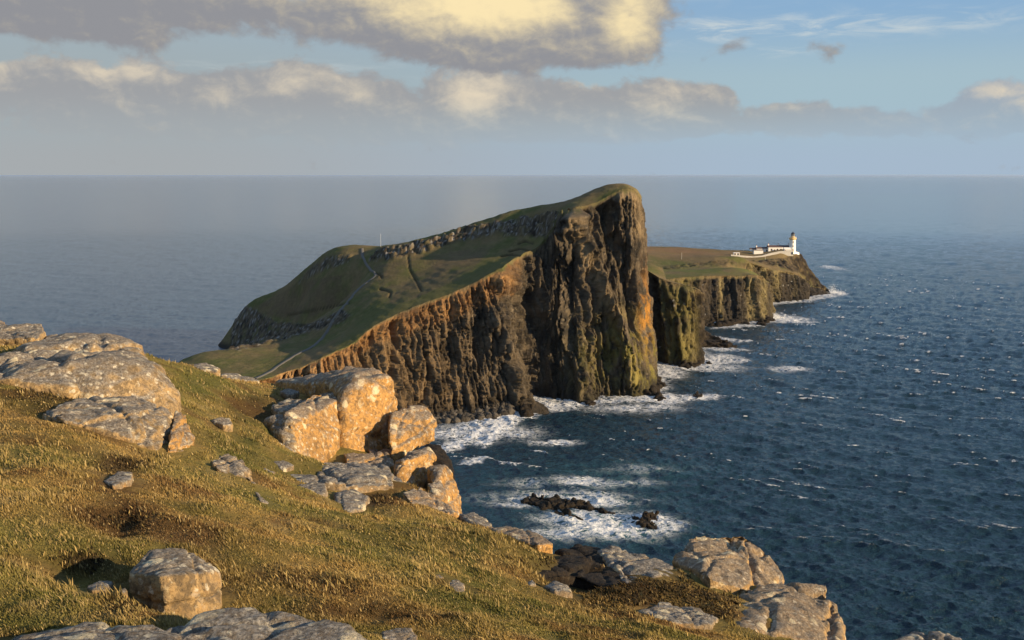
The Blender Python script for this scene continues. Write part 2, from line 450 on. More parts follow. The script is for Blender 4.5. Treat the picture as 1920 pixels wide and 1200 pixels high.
def hill_cliff_col(P, v, s, D):
    px, py = proj(P); q = P * np.array([1, 1, .45]); c = rock_col(q, .8)
    n = fbm(P / 11, 4, .6, 8); n2 = fbm(P * np.array([1, 1, .3]) / 4, 4, .6, 2)
    # warm brown of the near face
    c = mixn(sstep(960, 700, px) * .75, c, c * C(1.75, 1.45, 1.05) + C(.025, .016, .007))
    # iron-red band under the turf
    topd = v * 1.0
    band = sstep(.24, .15, v + .09 * n) * sstep(985, 960, px) * sstep(560, 640, px) * (.55 + .45 * sstep(-.4, .2, n2))
    oc = mixn(sstep(-.3, .3, fbm(P * np.array([.4, .4, 1.6]) / 5, 4, .6, 6)), C(.13, .068, .028), C(.31, .170, .065))
    c = mixn(band * .8, c, oc)
    c = mixn(sstep(700, 600, px) * sstep(.8, .2, v) * .8, c, mixn(sstep(-.2, .3, n2), C(.19, .10, .04), C(.36, .22, .10)))
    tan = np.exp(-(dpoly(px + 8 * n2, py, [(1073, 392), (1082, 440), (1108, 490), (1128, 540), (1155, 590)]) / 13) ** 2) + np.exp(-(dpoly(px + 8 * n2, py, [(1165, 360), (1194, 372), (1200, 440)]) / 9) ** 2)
    c = mixn(np.clip(tan * (.55 + .6 * sstep(-.3, .3, n2)), 0, 1) * .7, c, C(.27, .20, .115))  # tan rock tint; sunlight on spine and summit ribs is painted in
    # yellow-green lichen low on the right, orange streak by the corner
    g = sstep(1020, 1190, px) * sstep(540, 660, py) * sstep(-.25, .25, n2 + .5 * n)
    c = mixn(g * .75, c, mixn(sstep(-.2, .3, n), C(.13, .125, .025), C(.24, .20, .05)))
    o = np.exp(-((px - 1212) / 14) ** 2) * np.exp(-((py - 585) / 60) ** 2) * sstep(-.2, .2, n2)
    c = mixn(o * .9, c, C(.42, .19, .03))
    # wet dark foot
    c = mixn(sstep(9, 2, P[..., 2] + 3 * n) * .75, c, C(.022, .02, .017))
    # turf lip
    c = mixn(sstep(.03, .005, v + .03 * n2), c, turf_col(P, .5))
    return c


HR = [([(1073, 392), (1082, 440), (1108, 490), (1128, 540), (1155, 590), (1172, 650), (1185, 715)], 8, 14),
      ([(1075, 400), (1062, 440), (1066, 480)], 5, 10), ([(1162, 360), (1160, 400), (1150, 440)], 5, 7), ([(1180, 356), (1187, 420)], 2, 8), ([(1190, 380), (1192, 470), (1194, 560)], -2.5, 4),
      ([(1140, 400), (1155, 470), (1178, 560), (1188, 610)], -10, 19), ([(1100, 400), (1116, 440)], -4, 10), ([(1212, 560), (1222, 735)], 2, 6),
      ([(988, 560), (985, 650), (992, 745)], -8, 15), ([(942, 520), (968, 545), (974, 590)], 5, 14), ([(930, 600), (960, 690), (984, 768)], 6, 16), ([(960, 690), (984, 768)], 4, 8),
      ([(745, 612), (742, 660), (735, 700)], -5, 8), ([(800, 600), (790, 700)], 3, 10), ([(850, 590), (862, 690), (870, 770)], -4, 12), ([(700, 640), (690, 720)], -3, 8),
      ([(1040, 560), (1060, 640), (1100, 745)], 6, 14), ([(1010, 600), (1020, 745)], -4, 12), ([(1130, 600), (1145, 740)], -3, 9), ([(890, 620), (900, 700)], -3, 8),
      ([(1060, 430), (1030, 520), (1010, 600)], 4, 12)]
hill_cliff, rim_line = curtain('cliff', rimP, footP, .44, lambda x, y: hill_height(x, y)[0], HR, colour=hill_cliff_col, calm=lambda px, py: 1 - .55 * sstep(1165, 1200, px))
tag(hill_cliff, kind='structure')

hp = [tuple(p[:2]) for p in rim_line] + [(60, 700), (60, 790), (-240, 790), (-240, 395), (rim_line[0][0], 395)]
gx = np.arange(-215, 92, .72); gy = np.arange(400, 745, .9); GX, GY = np.meshgrid(gx, gy)
Z, rock, px, py = hill_height(GX, GY); q = np.stack([GX, GY, Z], -1)
keep = inpoly(GX[:-1, :-1] + .36, GY[:-1, :-1] + .45, hp) & (Z[:-1, :-1] > -2.5)
c = turf_col(q, .5)
c = mixn(sstep(40, 5, dpoly(px, py, [(660, 640), (740, 588), (830, 555), (940, 500)])) * .8, c, C(.105, .105, .038))       # greener strip along the edge
c = mixn(sstep(620, 700, px) * sstep(500, 520, py) * 0, c, c)
c = mixn(np.where(inpoly(px, py, [(700, 500), (790, 480), (930, 460), (870, 520), (740, 575), (715, 550)]), .7, 0) * sstep(-.6, .3, fbm(q / 9, 4)), c, C(.125, .095, .058))
c = mixn(np.where(inpoly(px, py, [(470, 580), (560, 530), (640, 515), (660, 560), (560, 605)]), .75, 0) * sstep(-.5, .2, fbm(q / 8, 4)), c, C(.115, .085, .052))
rk = rock_col(q, .45); rk = mixn(sstep(.1, .4, fbm(q / 1.6, 3)), rk * 1.0, C(.25, .245, .235))
c = mixn(np.clip(rock * 1.1 - .75 * sstep(.05, .3, fbm(q / 5, 4, .6, 12)), 0, 1), c, rk)
c = mixn(sstep(5, 1, Z), c, C(.03, .026, .022))
for s_ in SCAR: c = mixn(.85 * np.exp(-(dpoly(px, py, s_) / 1.7) ** 2), c, C(.03, .024, .014))
V, F, cc = compact(q.reshape(-1, 3), grid_faces(*GX.shape, keep=keep), c.reshape(-1, 3))
tag(link_mesh('hill', V, F, M_TURF, col=cc), kind='structure')

# the concrete path over the saddle
pth = np.array([A(*p)[:2] for p in [(478, 716, 462), (490, 706, 470), (520, 682, 487), (560, 662, 505), (600, 640, 530), (640, 615, 553), (672, 592, 572), (696, 572, 577), (706, 560, 578), (706, 550, 582), (698, 530, 590), (692, 505, 604), (684, 487, 621), (680, 478, 630), (679, 476, 640)]])
pc, _ = resample(pth, 260)
for _ in range(12): pc[1:-1] = .25 * pc[:-2] + .5 * pc[1:-1] + .25 * pc[2:]
tt = np.gradient(pc, axis=0); tt /= np.linalg.norm(tt, axis=1)[:, None]; nn = np.c_[tt[:, 1], -tt[:, 0]]
rows = []
zc = hill_height(pc[:, 0], pc[:, 1])[0]
for _ in range(6): zc[1:-1] = .25 * zc[:-2] + .5 * zc[1:-1] + .25 * zc[2:]
for k, dz in ((-1.05, -.5), (-.95, .26), (0, .3), (.95, .26), (1.05, -.5)):
    rows.append(np.c_[pc + nn * k, zc + dz])
V = np.array(rows); tag(link_mesh('path', V.reshape(-1, 3), grid_faces(5, len(pc)), mat_plain('path_concrete', (.105, .10, .09), .9, 0, .35, 1.2)), kind='structure')

# ================================================================== the low headland with the lighthouse
RIM2 = [((1185, 492, 640), (1195, 690)), ((1212, 505, 640), (1236, 681)), ((1236, 520, 636), (1256, 684)), ((1262, 530, 632), (1280, 686)), ((1300, 539, 628), (1304, 684)), ((1314, 546, 627), (1314, 676))]
r2 = [A(*r) for r, f in RIM2] + [(111.5, 640, 42), (110, 668, 41), (105, 720, 38), (107, 772, 34)]
f2 = [S(*f) for r, f in RIM2] + [(114, 642, 0), (112.5, 668, 0), (108, 720, 0), (110, 770, 0)]
RIM3 = [((1250, 523, 796), (1268, 608)), ((1290, 519, 802), (1296, 608)), ((1340, 517, 807), (1340, 606)), ((1390, 517, 811), (1392, 605)), ((1420, 516, 813), (1424, 603)), ((1434, 522, 816), (1439, 599)), ((1438, 534, 830), (1442, 592))]
r2 += [A(*r) for r, f in RIM3] + [(197, 860, 28), (197, 900, 29)]; f2 += [S(*f) for r, f in RIM3] + [(202, 862, 0), (201, 898, 0)]
RIM4 = [((1402, 490, 908), (1415, 571)), ((1430, 500, 918), (1442, 568)), ((1465, 507, 935), (1470, 566)), ((1492, 513, 944), (1499, 563)), ((1507, 522, 950), (1511, 562)), ((1511, 532, 962), (1514, 556))]
r2 += [A(*r) for r, f in RIM4] + [(262, 978, 11)]; f2 += [S(*f) for r, f in RIM4] + [(266, 978, 0)]
RIM5 = [((1515, 535, 986), (1522, 555)), ((1535, 542, 990), (1540, 554)), ((1550, 547, 994), (1555, 553))]
r2 += [A(*r) for r, f in RIM5] + [(293, 1012, 4), (288, 1030, 6), (284, 1060, 8)]; f2 += [S(*f) for r, f in RIM5] + [(298, 1014, 0), (294, 1034, 0), (290, 1064, 0)]
low_pts = [p for p in r2] + [A(*p) for p in [(1205, 492, 760), (1250, 509, 840), (1320, 504, 862), (1390, 506, 855), (1415, 511, 840), (1230, 498, 880), (1300, 496, 886), (1360, 490, 897), (1390, 487, 905),
                                             (1206, 475, 930), (1280, 478, 950), (1350, 480, 935), (1375, 484, 920), (1206, 463, 1040), (1280, 465, 1040), (1350, 468, 1020), (1400, 470, 1010),
                                             (1400, 486, 940), (1440, 491, 955), (1470, 497, 965), (1495, 503, 972), (1440, 480, 975), (1470, 478, 988), (1485, 475, 996), (1495, 474, 1004), (1498, 476, 1012), (1455, 472, 1008), (1420, 476, 992), (1505, 482, 1010), (1511, 492, 1007), (1517, 506, 1003), (1526, 519, 1000), (1538, 532, 997), (1550, 545, 996)]]
low_pts += [(82, 690, 47.5), (86, 725, 46), (95, 690, 44), (92, 760, 43), (78, 660, 51), (60, 620, 52), (50, 700, 50), (40, 800, 46), (40, 900, 45), (60, 1060, 38), (150, 1070, 34), (60, 1120, 10), (150, 1110, 4), (220, 1090, 4), (260, 1080, 4), (230, 1050, 30), (268, 1040, 26)]
lowZ = TPS(low_pts, 1e-4)
LOWROCK = [[(1370, 488), (1420, 488), (1470, 482), (1495, 476), (1512, 480), (1560, 545), (1555, 560), (1515, 545), (1508, 520), (1470, 505), (1420, 494)], [(1225, 500), (1300, 492), (1370, 484), (1400, 492), (1440, 505), (1400, 503), (1330, 501), (1250, 508)], [(1488, 486), (1500, 474), (1520, 474), (1575, 560), (1510, 565), (1506, 515)]]


def low_height(x, y):
    z = lowZ(x, y); q = np.stack([x, y, z], -1); px, py = proj(q); rock = 0
    for pl, k in zip(LOWROCK, (.9, .55, 1.0)): rock = np.maximum(rock, k * np.where(inpoly(px, py, pl), sstep(0, 4, dpoly(px, py, pl, True)), 0))
    d1, d2, rid = cell(q / np.array([4, 4, 3.0]))
    z = z + rock * ((rid - .5) * 2.4 + ridged(q / 9, 4) * 1.2) + fbm(q / 18, 5, .55) * .7
    return z, rock, px, py


def low_cliff_col(P, v, s, D):
    px, py = proj(P); c = rock_col(P * np.array([1, 1, .3]), .9) * .6; n = fbm(P / 11, 4, .6, 8); n2 = fbm(P * np.array([1, 1, .2]) / 4, 4, .6, 2)
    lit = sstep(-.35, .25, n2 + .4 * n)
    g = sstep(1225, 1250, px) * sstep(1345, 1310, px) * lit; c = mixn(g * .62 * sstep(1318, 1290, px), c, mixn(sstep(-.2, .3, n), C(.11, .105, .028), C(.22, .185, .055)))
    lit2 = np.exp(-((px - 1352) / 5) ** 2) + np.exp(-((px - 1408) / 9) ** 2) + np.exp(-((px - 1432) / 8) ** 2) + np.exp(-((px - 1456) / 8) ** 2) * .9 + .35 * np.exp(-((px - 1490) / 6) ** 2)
    c = mixn(np.clip(lit2 * (.4 + lit), 0, 1) * sstep(1320, 1345, px) * .8, c * 1.0, C(.21, .175, .085)); c = mixn(sstep(1318, 1340, px) * np.clip(1 - 1.3 * lit2, 0, 1) * .6, c, C(.028, .026, .024))  # sunlit columns and the shade between them are put into the rock colour
    c = mixn(sstep(.42, .6, fbm(P * np.array([1, 1, .5]) / 1.5, 3, .6, 4)) * .7, c, C(.42, .42, .40))
    c = mixn(sstep(5, 1, P[..., 2] + 2 * n) * .8, c, C(.024, .021, .018))
    return mixn(sstep(.09, .03, v + .05 * n2), c, turf_col(P, .6))


LR = [([(1222, 500), (1232, 600), (1236, 680)], -5, 7), ([(1316, 550), (1318, 640), (1316, 676)], 2.5, 5), ([(1262, 535), (1282, 684)], 2, 6), ([(1418, 520), (1428, 600)], 3, 8), ([(1360, 520), (1350, 604)], -2, 10), ([(1438, 530), (1440, 598)], 3, 5),
      ([(1448, 506), (1452, 566)], 3, 6), ([(1485, 512), (1490, 562)], -1, 8), ([(1508, 526), (1511, 560)], 2, 4), ([(1420, 495), (1432, 570)], -3, 8)]
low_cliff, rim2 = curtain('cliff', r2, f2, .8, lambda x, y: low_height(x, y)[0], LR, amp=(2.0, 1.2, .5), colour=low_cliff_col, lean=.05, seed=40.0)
tag(low_cliff, kind='structure')
lp = [tuple(p[:2]) for p in rim2] + [(284, 1130), (30, 1140), (30, 610), (rim2[0][0], 610)]
gx = np.arange(30, 310, 1.0); gy = np.arange(606, 1130, 1.25); GX, GY = np.meshgrid(gx, gy)
Z, rock, px, py = low_height(GX, GY); q = np.stack([GX, GY, Z], -1)
keep = inpoly(GX[:-1, :-1] + .5, GY[:-1, :-1] + .6, lp) & (Z[:-1, :-1] > -2.5)
c = turf_col(q, .62)
c = mixn(sstep(890, 960, GY) * sstep(240, 160, GX) * (.4 + .6 * sstep(-.3, .3, fbm(q * np.array([.3, 1, 1]) / 12, 4))), c, C(.19, .12, .065))
c = mixn(sstep(840, 870, GY) * sstep(895, 870, GY) * 0 + np.exp(-((GY - 840) / 28) ** 2) * sstep(-.5, .2, fbm(q / 14, 4)), c, C(.115, .125, .038))
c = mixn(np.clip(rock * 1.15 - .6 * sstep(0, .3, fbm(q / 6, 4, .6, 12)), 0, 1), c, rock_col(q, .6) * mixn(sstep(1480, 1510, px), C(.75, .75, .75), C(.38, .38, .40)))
c = mixn(sstep(5, 1, Z), c, C(.03, .026, .022))
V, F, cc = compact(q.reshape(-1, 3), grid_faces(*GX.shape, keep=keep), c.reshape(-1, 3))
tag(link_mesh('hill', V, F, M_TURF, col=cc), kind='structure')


# ================================================================== lighthouse station
class MB:
    """collects simple shapes into one mesh"""
    def __init__(s): s.bm = bmesh.new()
    def box(s, c, size, rz=0.0, top=None):
        x, y, z = size[0] / 2, size[1] / 2, size[2]; t = top or (1, 1); ca, sa = math.cos(rz), math.sin(rz); vs = []
        for zz, k in ((0, (1, 1)), (z, t)):
            for a, b in ((-x, -y), (x, -y), (x, y), (-x, y)):
                a *= k[0]; b *= k[1]; vs.append(s.bm.verts.new((c[0] + a * ca - b * sa, c[1] + a * sa + b * ca, c[2] + zz)))
        for f in ((3, 2, 1, 0), (4, 5, 6, 7), (0, 1, 5, 4), (1, 2, 6, 5), (2, 3, 7, 6), (3, 0, 4, 7)): s.bm.faces.new([vs[i] for i in f])
        return s
    def gable(s, c, size, rise, over=.3):
        x, y = size[0] / 2 + over, size[1] / 2 + over; v = s.bm.verts.new
        a = [v((c[0] + i, c[1] + j, c[2])) for i, j in ((-x, -y), (x, -y), (x, y), (-x, y))]; r = [v((c[0] - x, c[1], c[2] + rise)), v((c[0] + x, c[1], c[2] + rise))]
        for f in ((a[0], a[1], r[1], r[0]), (a[2], a[3], r[0], r[1]), (a[1], a[2], r[1]), (a[3], a[0], r[0]), (a[3], a[2], a[1], a[0])): s.bm.faces.new(f)
        return s
    def lathe(s, c, prof, n=32):
        rings = [[s.bm.verts.new((c[0] + r * math.cos(2 * math.pi * k / n), c[1] + r * math.sin(2 * math.pi * k / n), c[2] + z)) for k in range(n)] for r, z in prof]
        for a, b in zip(rings[:-1], rings[1:]):
            for k in range(n): s.bm.faces.new((a[k], a[(k + 1) % n], b[(k + 1) % n], b[k]))
        s.bm.faces.new(rings[0][::-1]); s.bm.faces.new(rings[-1]); return s
    def build(s, name, mat, parent=None, smooth=False):
        me = bpy.data.meshes.new(name); s.bm.normal_update(); s.bm.to_mesh(me); s.bm.free(); me.materials.append(mat)
        if smooth:
            me.polygons.foreach_set('use_smooth', np.ones(len(me.polygons), bool))
        o = bpy.data.objects.new(name, me); COL.objects.link(o)
        if parent: o.parent = parent
        return o


WHITE = mat_plain('white_harling', (.78, .77, .74), .85, 0, .06, .5); OCHRE = mat_plain('ochre_paint', (.66, .47, .18), .7, 0, .1, 1)
BLACK = mat_plain('black_dome', (.03, .03, .035), .4); SLATE = mat_plain('slate_roof', (.10, .06, .055), .8, 0, .25, 1.5); GLASSD = mat_plain('dark_glass', (.03, .035, .045), .15)
REDCH = mat_plain('terracotta', (.30, .14, .09), .8); GREYW = mat_plain('weathered_wall', (.31, .30, .28), .9, 0, .25, .4); STEEL = mat_plain('galvanised_steel', (.55, .53, .48), .5, .3)
DOORM = mat_plain('brown_door', (.28, .17, .10), .6)

lx, ly, lz = A(1485.5, 473.5, 1000)
lh = empty('lighthouse', (lx, ly, lz)); tag(lh, 'white lighthouse tower with ochre gallery and black dome on the headland', 'lighthouse')
MB().lathe((0, 0, -2), [(3.15, 0), (3.1, 3), (2.75, 13.8), (2.75, 14)], 40).build('tower', WHITE, lh, True)
MB().lathe((0, 0, 12), [(2.75, 0), (3.1, .4), (3.5, .8), (3.5, 1.3), (3.2, 1.35), (3.2, 1.36)], 40).build('gallery', OCHRE, lh)
rail = MB()
for k in range(20):
    a = 2 * math.pi * k / 20; rail.box((3.3 * math.cos(a), 3.3 * math.sin(a), 13.36), (.1, .1, 1.2), a)
rail.lathe((0, 0, 14.5), [(3.25, 0), (3.4, 0), (3.4, .12), (3.25, .12)], 40)
rail.build('railing', WHITE, lh)
MB().lathe((0, 0, 13.36), [(2.0, 0), (2.0, 1.7), (1.9, 1.75)], 32).build('lantern_base', OCHRE, lh)
lt = MB().lathe((0, 0, 15.1), [(1.65, 0), (1.65, 2.2), (1.6, 2.21)], 24).build('lantern', GLASSD, lh)
ba = MB()
for k in range(12):
    a = 2 * math.pi * k / 12; ba.box((1.72 * math.cos(a), 1.72 * math.sin(a), 15.1), (.12, .12, 2.2), a)
ba.build('glazing_bar', WHITE, lt)
dm = MB().lathe((0, 0, 17.3), [(1.95, 0), (1.9, .3), (1.55, .9), (.95, 1.4), (.35, 1.7), (.3, 2.1), (.12, 2.15)], 32).build('dome', BLACK, lh, True)
MB().lathe((0, 0, 19.4), [(.08, 0), (.25, .2), (.25, .45), (.06, .6), (.05, 1.6), (.01, 1.7)], 12).build('finial', BLACK, dm)
for z in (1.6, 5.4, 9.2):
    r = 3.1 - (z + 1) * .032; w = MB().box((-.3, -r - .02, z), (1.35, .35, 1.6)).build('window', OCHRE if z < 2 else WHITE, lh); MB().box((-.3, -r - .22, z + .2), (.9, .08, 1.25)).build('pane', GLASSD, w)
MB().lathe((0, 0, -1.2), [(3.7, 0), (3.7, 1.6), (3.3, 1.9)], 40).build('plinth', WHITE, lh)


def house(px, py, Y, size, rise, label, wins=(), doors=(), chims=(), roof=SLATE, wall=WHITE, name='cottage', cat='cottage', flat=False):
    x, y, z = A(px, py, Y); z = float(low_height(np.array([x]), np.array([y]))[0][0]) if py is None else z
    t = empty(name, (x, y, z)); tag(t, label, cat); L, Dp, Hh = size
    MB().box((0, 0, -2.5), (L, Dp, Hh + 2.5)).build('wall', wall, t)
    rf = (MB().box((0, 0, Hh + .003), (L + .5, Dp + .5, .45)) if flat else MB().gable((0, 0, Hh + .003), (L, Dp), rise)).build('roof', roof, t)
    for cx in chims:
        ch = MB().box((cx, 0, Hh + rise - .6), (1.1, .8, 1.7)).build('chimney', wall, rf); MB().box((cx, 0, Hh + rise + 1.103), (.6, .4, .7)).build('chimney_pot', REDCH, ch)
    for wx in wins:
        w = MB().box((wx, -Dp / 2 - .03, 1.0), (1.35, .2, 1.75)).build('window', DOORM, t); MB().box((wx, -Dp / 2 - .12, 1.15), (1.05, .1, 1.45)).build('pane', GLASSD, w)
    for wx in doors: MB().box((wx, -Dp / 2 - .05, 0), (1.2, .2, 2.2)).build('door', DOORM, t)
    return t


house(1459, 471.5, 1004, (20, 7, 4.2), 1.7, 'long white keepers cottage with dark red roof joined to the lighthouse', (-7.0, 1.5 - 3, 1.5 + 1.2 - 1, 7), (-4.2,), (-9.3, 0, 9.3))
house(1428.5, 473, 1006, (11.5, 6, 3.6), 1.4, 'shorter white cottage with slate roof at the end of the long cottage', (-3.6, 0, 3.8), (), (-5.2, 5.2))
house(1421, 478, 990, (8.5, 5, 4.4), 1.0, 'plain windowless white store with brown roof in front of the cottages', (), (), (), flat=True, name='store', cat='store')
house(1411, 473, 1008, (5, 5, 3.2), 1.0, 'small white outhouse tucked behind the windowless store', (), (0,), (), name='outhouse', cat='outhouse')
house(1475.5, 473, 996, (5.5, 4, 3.0), 1.5, 'pale low wing with sloping roof at the foot of the lighthouse', (), (-2.0,), (), roof=WHITE, name='wing', cat='building')
hx = house(1380.5, 480.5, 960, (5.2, 3.2, 2.9), .2, 'little white hut with dark openings on the moor beside the station', (-1.4, 1.3), (), (), flat=True, roof=WHITE, name='hut', cat='hut')
house(1363.5, 486, 930, (5.4, 3.4, 2.0), .3, 'tiny low white shed left of the hut near the cliff edge', (), (), (), flat=True, roof=WHITE, name='shed', cat='shed')
house(1397, 472.5, 1012, (3.6, 2.4, 1.6), .2, 'white speck of a shelter on the brown moor behind the hut', (), (), (), flat=True, roof=WHITE, name='shelter', cat='shelter')


def wall_run(name, label, cat, pts, h, th, mat, down=5):
    P, _ = resample(np.array([A(*p) for p in pts]), 60); t = np.gradient(P[:, :2], axis=0); t /= np.linalg.norm(t, axis=1)[:, None]; n = np.c_[t[:, 1], -t[:, 0]]
    R = [np.c_[P[:, :2] + n * th / 2, P[:, 2] - down], np.c_[P[:, :2] + n * th / 2, P[:, 2] + h], np.c_[P[:, :2] - n * th / 2, P[:, 2] + h], np.c_[P[:, :2] - n * th / 2, P[:, 2] - down]]
    o = link_mesh(name, np.array(R).reshape(-1, 3), grid_faces(4, 60, flip=True), mat, smooth=False); return tag(o, label, cat)


wall_run('retaining_wall', 'long pale retaining wall sloping up below the cottages to the lighthouse', 'wall',
         [(1370, 482, 948), (1400, 484.5, 955), (1412, 485.5, 962), (1428, 484, 970), (1445, 479, 980), (1462, 475.5, 988), (1478, 474, 992), (1487, 473.8, 994)], 2.3, .8, GREYW, 3)
wall_run('boundary_wall', 'low cream wall round the outer foot of the lighthouse', 'wall', [(1487, 474, 992), (1493, 474, 994), (1498, 475.5, 1002)], 1.0, .6, WHITE, 1.2)


def pole(px, py, Y, h, r, label, mat=STEEL, zadj=-.6, name='pole'):
    x, y, z = A(px, py, Y); t = empty(name, (x, y, z)); tag(t, label, 'pole'); MB().lathe((0, 0, zadj), [(r, 0), (r * .8, h), (r * .1, h + .05)], 10).build('shaft', mat, t)
    MB().lathe((0, 0, zadj - .5), [(r * 3, 0), (r * 2.4, .9), (r * 1.2, 1.0)], 10).build('footing', GREYW, t); return t


pole(714, 462, 630, 9, .055, 'thin pale mast standing on the grassy ridge against the sea', WHITE, -1.5, 'mast')
pole(1278, 489, 905, 7.5, .13, 'lone slender pole on the brown moor of the low headland')
pole(1434.5, 492, 957, 8.5, .12, 'slim pole on the rocky slope below the retaining wall')

# ================================================================== the foreground clifftop
G = [(0, 1200, 9.5), (300, 1200, 9.5), (640, 1200, 10), (900, 1200, 11.5), (1200, 1185, 14.5), (1380, 1200, 16), (-200, 1200, 9), (0, 1000, 13), (200, 950, 15), (400, 1000, 14.8), (600, 1000, 17.5), (500, 925, 20.3), (800, 1085, 15.4), (800, 1000, 19.5),
     (1000, 1085, 17.8), (1030, 1030, 20.6), (0, 850, 17.5), (150, 822, 19.3), (300, 860, 20.4), (280, 790, 22.4), (200, 765, 23.4), (345, 862, 20.6), (-150, 850, 18), (0, 725, 23), (0, 655, 33), (100, 648, 34), (-150, 650, 33), (330, 685, 33), (400, 762, 29), (430, 842, 24.5), (380, 705, 36), (480, 722, 40.5), (560, 752, 36.5),
     (490, 800, 30), (640, 960, 22.2), (700, 905, 26.5), (870, 965, 25.2), (240, 1130, 10.6), (110, 1075, 11.6), (250, 980, 14.6), (950, 1080, 17.2), (920, 1000, 22.3), (740, 940, 24),
     (1060, 1065, 19.6), (1110, 1090, 18.6), (1180, 1120, 18.2), (1240, 1060, 21.5), (1320, 1105, 20.5), (1300, 1160, 17.6), (1450, 1120, 21), (1520, 1180, 18.5), (1000, 1140, 15.4), (640, 722, 44), (580, 724, 43.5), (530, 722, 44), (500, 716, 46), (610, 869, 30.4), (690, 876, 31), (740, 902, 29.4), (785, 922, 29.8), (640, 908, 26), (560, 902, 25), (411, 1144, 11.6), (330, 1172, 10.95), (200, 1040, 12.6)]
gpts = [A(*p) for p in G] + [(0, 0, 106.2), (-12, 2, 106), (12, 0, 105), (0, -12, 107), (-40, 20, 105.5), (-45, 45, 105), (16, 8, 103), (8, 8, 104.6), (-4, 6, 105.4)]
gZ = TPS(gpts, 1e-5)
EDGE = [A(*p) for p in [(-700, 640, 36), (-200, 650, 37), (0, 640, 38), (120, 645, 38), (250, 668, 36.5), (330, 676, 37), (400, 692, 42.5), (480, 710, 45), (540, 706, 46), (650, 706, 45), (720, 745, 40), (790, 800, 36), (835, 860, 31.5), (862, 930, 28), (880, 965, 26), (960, 990, 24.2), (1035, 1020, 22.2), (1100, 1022, 22.6), (1180, 1040, 23), (1250, 1052, 24), (1400, 1060, 23.5), (1470, 1100, 23), (1560, 1130, 21.5), (1585, 1200, 19), (1600, 1300, 16), (1750, 1230, 18.5), (1850, 1260, 17.5), (1900, 1500, 11)]]
EDGE += [(14, -4), (60, -30), (60, -60), (-90, -60), (-90, 34)]
EDGE = [(p[0], p[1]) for p in EDGE]


def ground_height(x, y):
    z = gZ(x, y); q = np.stack([x, y, 0 * x], -1)
    z = z + .20 * fbm(q / 2.6, 4, .5, 2) + .12 * fbm(q / 1.0, 3, .55, 5) + .07 * ridged(q / 1.9, 2, .5, 41)
    ins = inpoly(x, y, EDGE); d = dpoly(x, y, EDGE, True); out = np.where(ins, 0, d)
    z = z - np.where(ins, .5 * np.exp(-d / .5), .5 + out * 3.2 + .8 * sstep(0, 3, out) * (1 + ridged(np.stack([x / 5, y / 5, z * 0], -1), 3)))
    px, py = proj(np.stack([x, y, z], -1))
    for (cx, cy, rx, ry, dz) in PITS: z = z - dz * np.exp(-((px - cx) / rx) ** 2 - ((py - cy) / ry) ** 2)
    return np.maximum(z, -3), out


# eroded hollows with dark peaty edges
PITS = [(225, 880, 60, 22, .12), (215, 975, 55, 26, .25), (150, 1060, 75, 26, .30), (1090, 1062, 85, 34, .45), (290, 790, 60, 30, 0), (690, 940, 45, 18, .10), (470, 765, 40, 22, .1), (700, 1150, 60, 16, .15)]


def moor_col(x, y, px, py):
    q = np.stack([x, y, 0 * x], -1); n = fbm(q / 3.4, 5, .6, 3.1); n2 = fbm(q / .8, 4, .6, 9.2); n3 = fbm(q / 1.7, 4, .55, 21)
    c = mixn(sstep(-.25, .22, n), C(.190, .160, .047), C(.335, .226, .076))
    c = mixn(sstep(.02, .40, n2) * .7, c, C(.38, .285, .12))
    c = mixn(sstep(.05, .32, n3) * .75, c, C(.125, .120, .032))
    c = mixn(sstep(.02, .34, -n3 + .3 * n2) * .75, c, C(.125, .066, .026)); n5 = fbm(q / 5.5, 3, .55, 51); c = mixn(sstep(.0, .35, n5) * .65, c, C(.11, .095, .028))
    for (cx, cy, rx, ry, dz) in PITS:
        k = np.exp(-(((px - cx) / rx) ** 2 + ((py - cy + 4) / ry) ** 2) + .9 * n2); c = mixn(np.clip(k, 0, 1) * (.8 if dz else 0), c, C(.045, .026, .014))
    for cx, cy, rx, ry, k in ((110, 760, 130, 60, .6), (230, 960, 120, 45, .75), (420, 1010, 120, 40, .5), (620, 1140, 150, 35, .65), (730, 930, 60, 25, .7), (480, 770, 50, 30, .6), (560, 1090, 110, 30, .5), (330, 1075, 160, 30, .45), (1180, 1110, 150, 50, .85), (760, 1160, 130, 30, .5), (250, 1130, 70, 40, .5)):
        c = mixn(np.clip(np.exp(-(((px - cx) / rx) ** 2 + ((py - cy) / ry) ** 2)) * k * (1 + 1.2 * n2), 0, 1), c, C(.075, .042, .018))
    for cx, cy, rx, ry, k in ((60, 1170, 90, 30, .6), (880, 1040, 25, 60, .7), (460, 830, 60, 40, .6), (940, 1120, 140, 40, .5), (350, 720, 60, 40, .4)):
        c = mixn(np.clip(np.exp(-(((px - cx) / rx) ** 2 + ((py - cy) / ry) ** 2)) * k * (1 + n2), 0, 1), c, C(.062, .078, .018))
    return c


gx = np.arange(-46, 40, .16); gy = np.arange(2, 78, .16); GX, GY = np.meshgrid(gx, gy)
Z, out = ground_height(GX, GY); q = np.stack([GX, GY, Z], -1); px, py = proj(q)
c = moor_col(GX, GY, px, py); c = mixn(np.maximum(sstep(.3, .9, out), .8 * np.exp(-((px - 1100) / 75) ** 2 - ((py - 1066) / 32) ** 2)), c * .8, rock_col(q * 6, 1) * mixn(.75 * np.exp(-((px - 1100) / 85) ** 2 - ((py - 1066) / 36) ** 2), C(.9, .9, .9), C(.25, .25, .27)))  # hollow's ground darkened to rock, with its shade painted in
ground = tag(link_mesh('ground', q.reshape(-1, 3), grid_faces(*GX.shape), M_GROUND, col=c.reshape(-1, 3)), kind='structure')
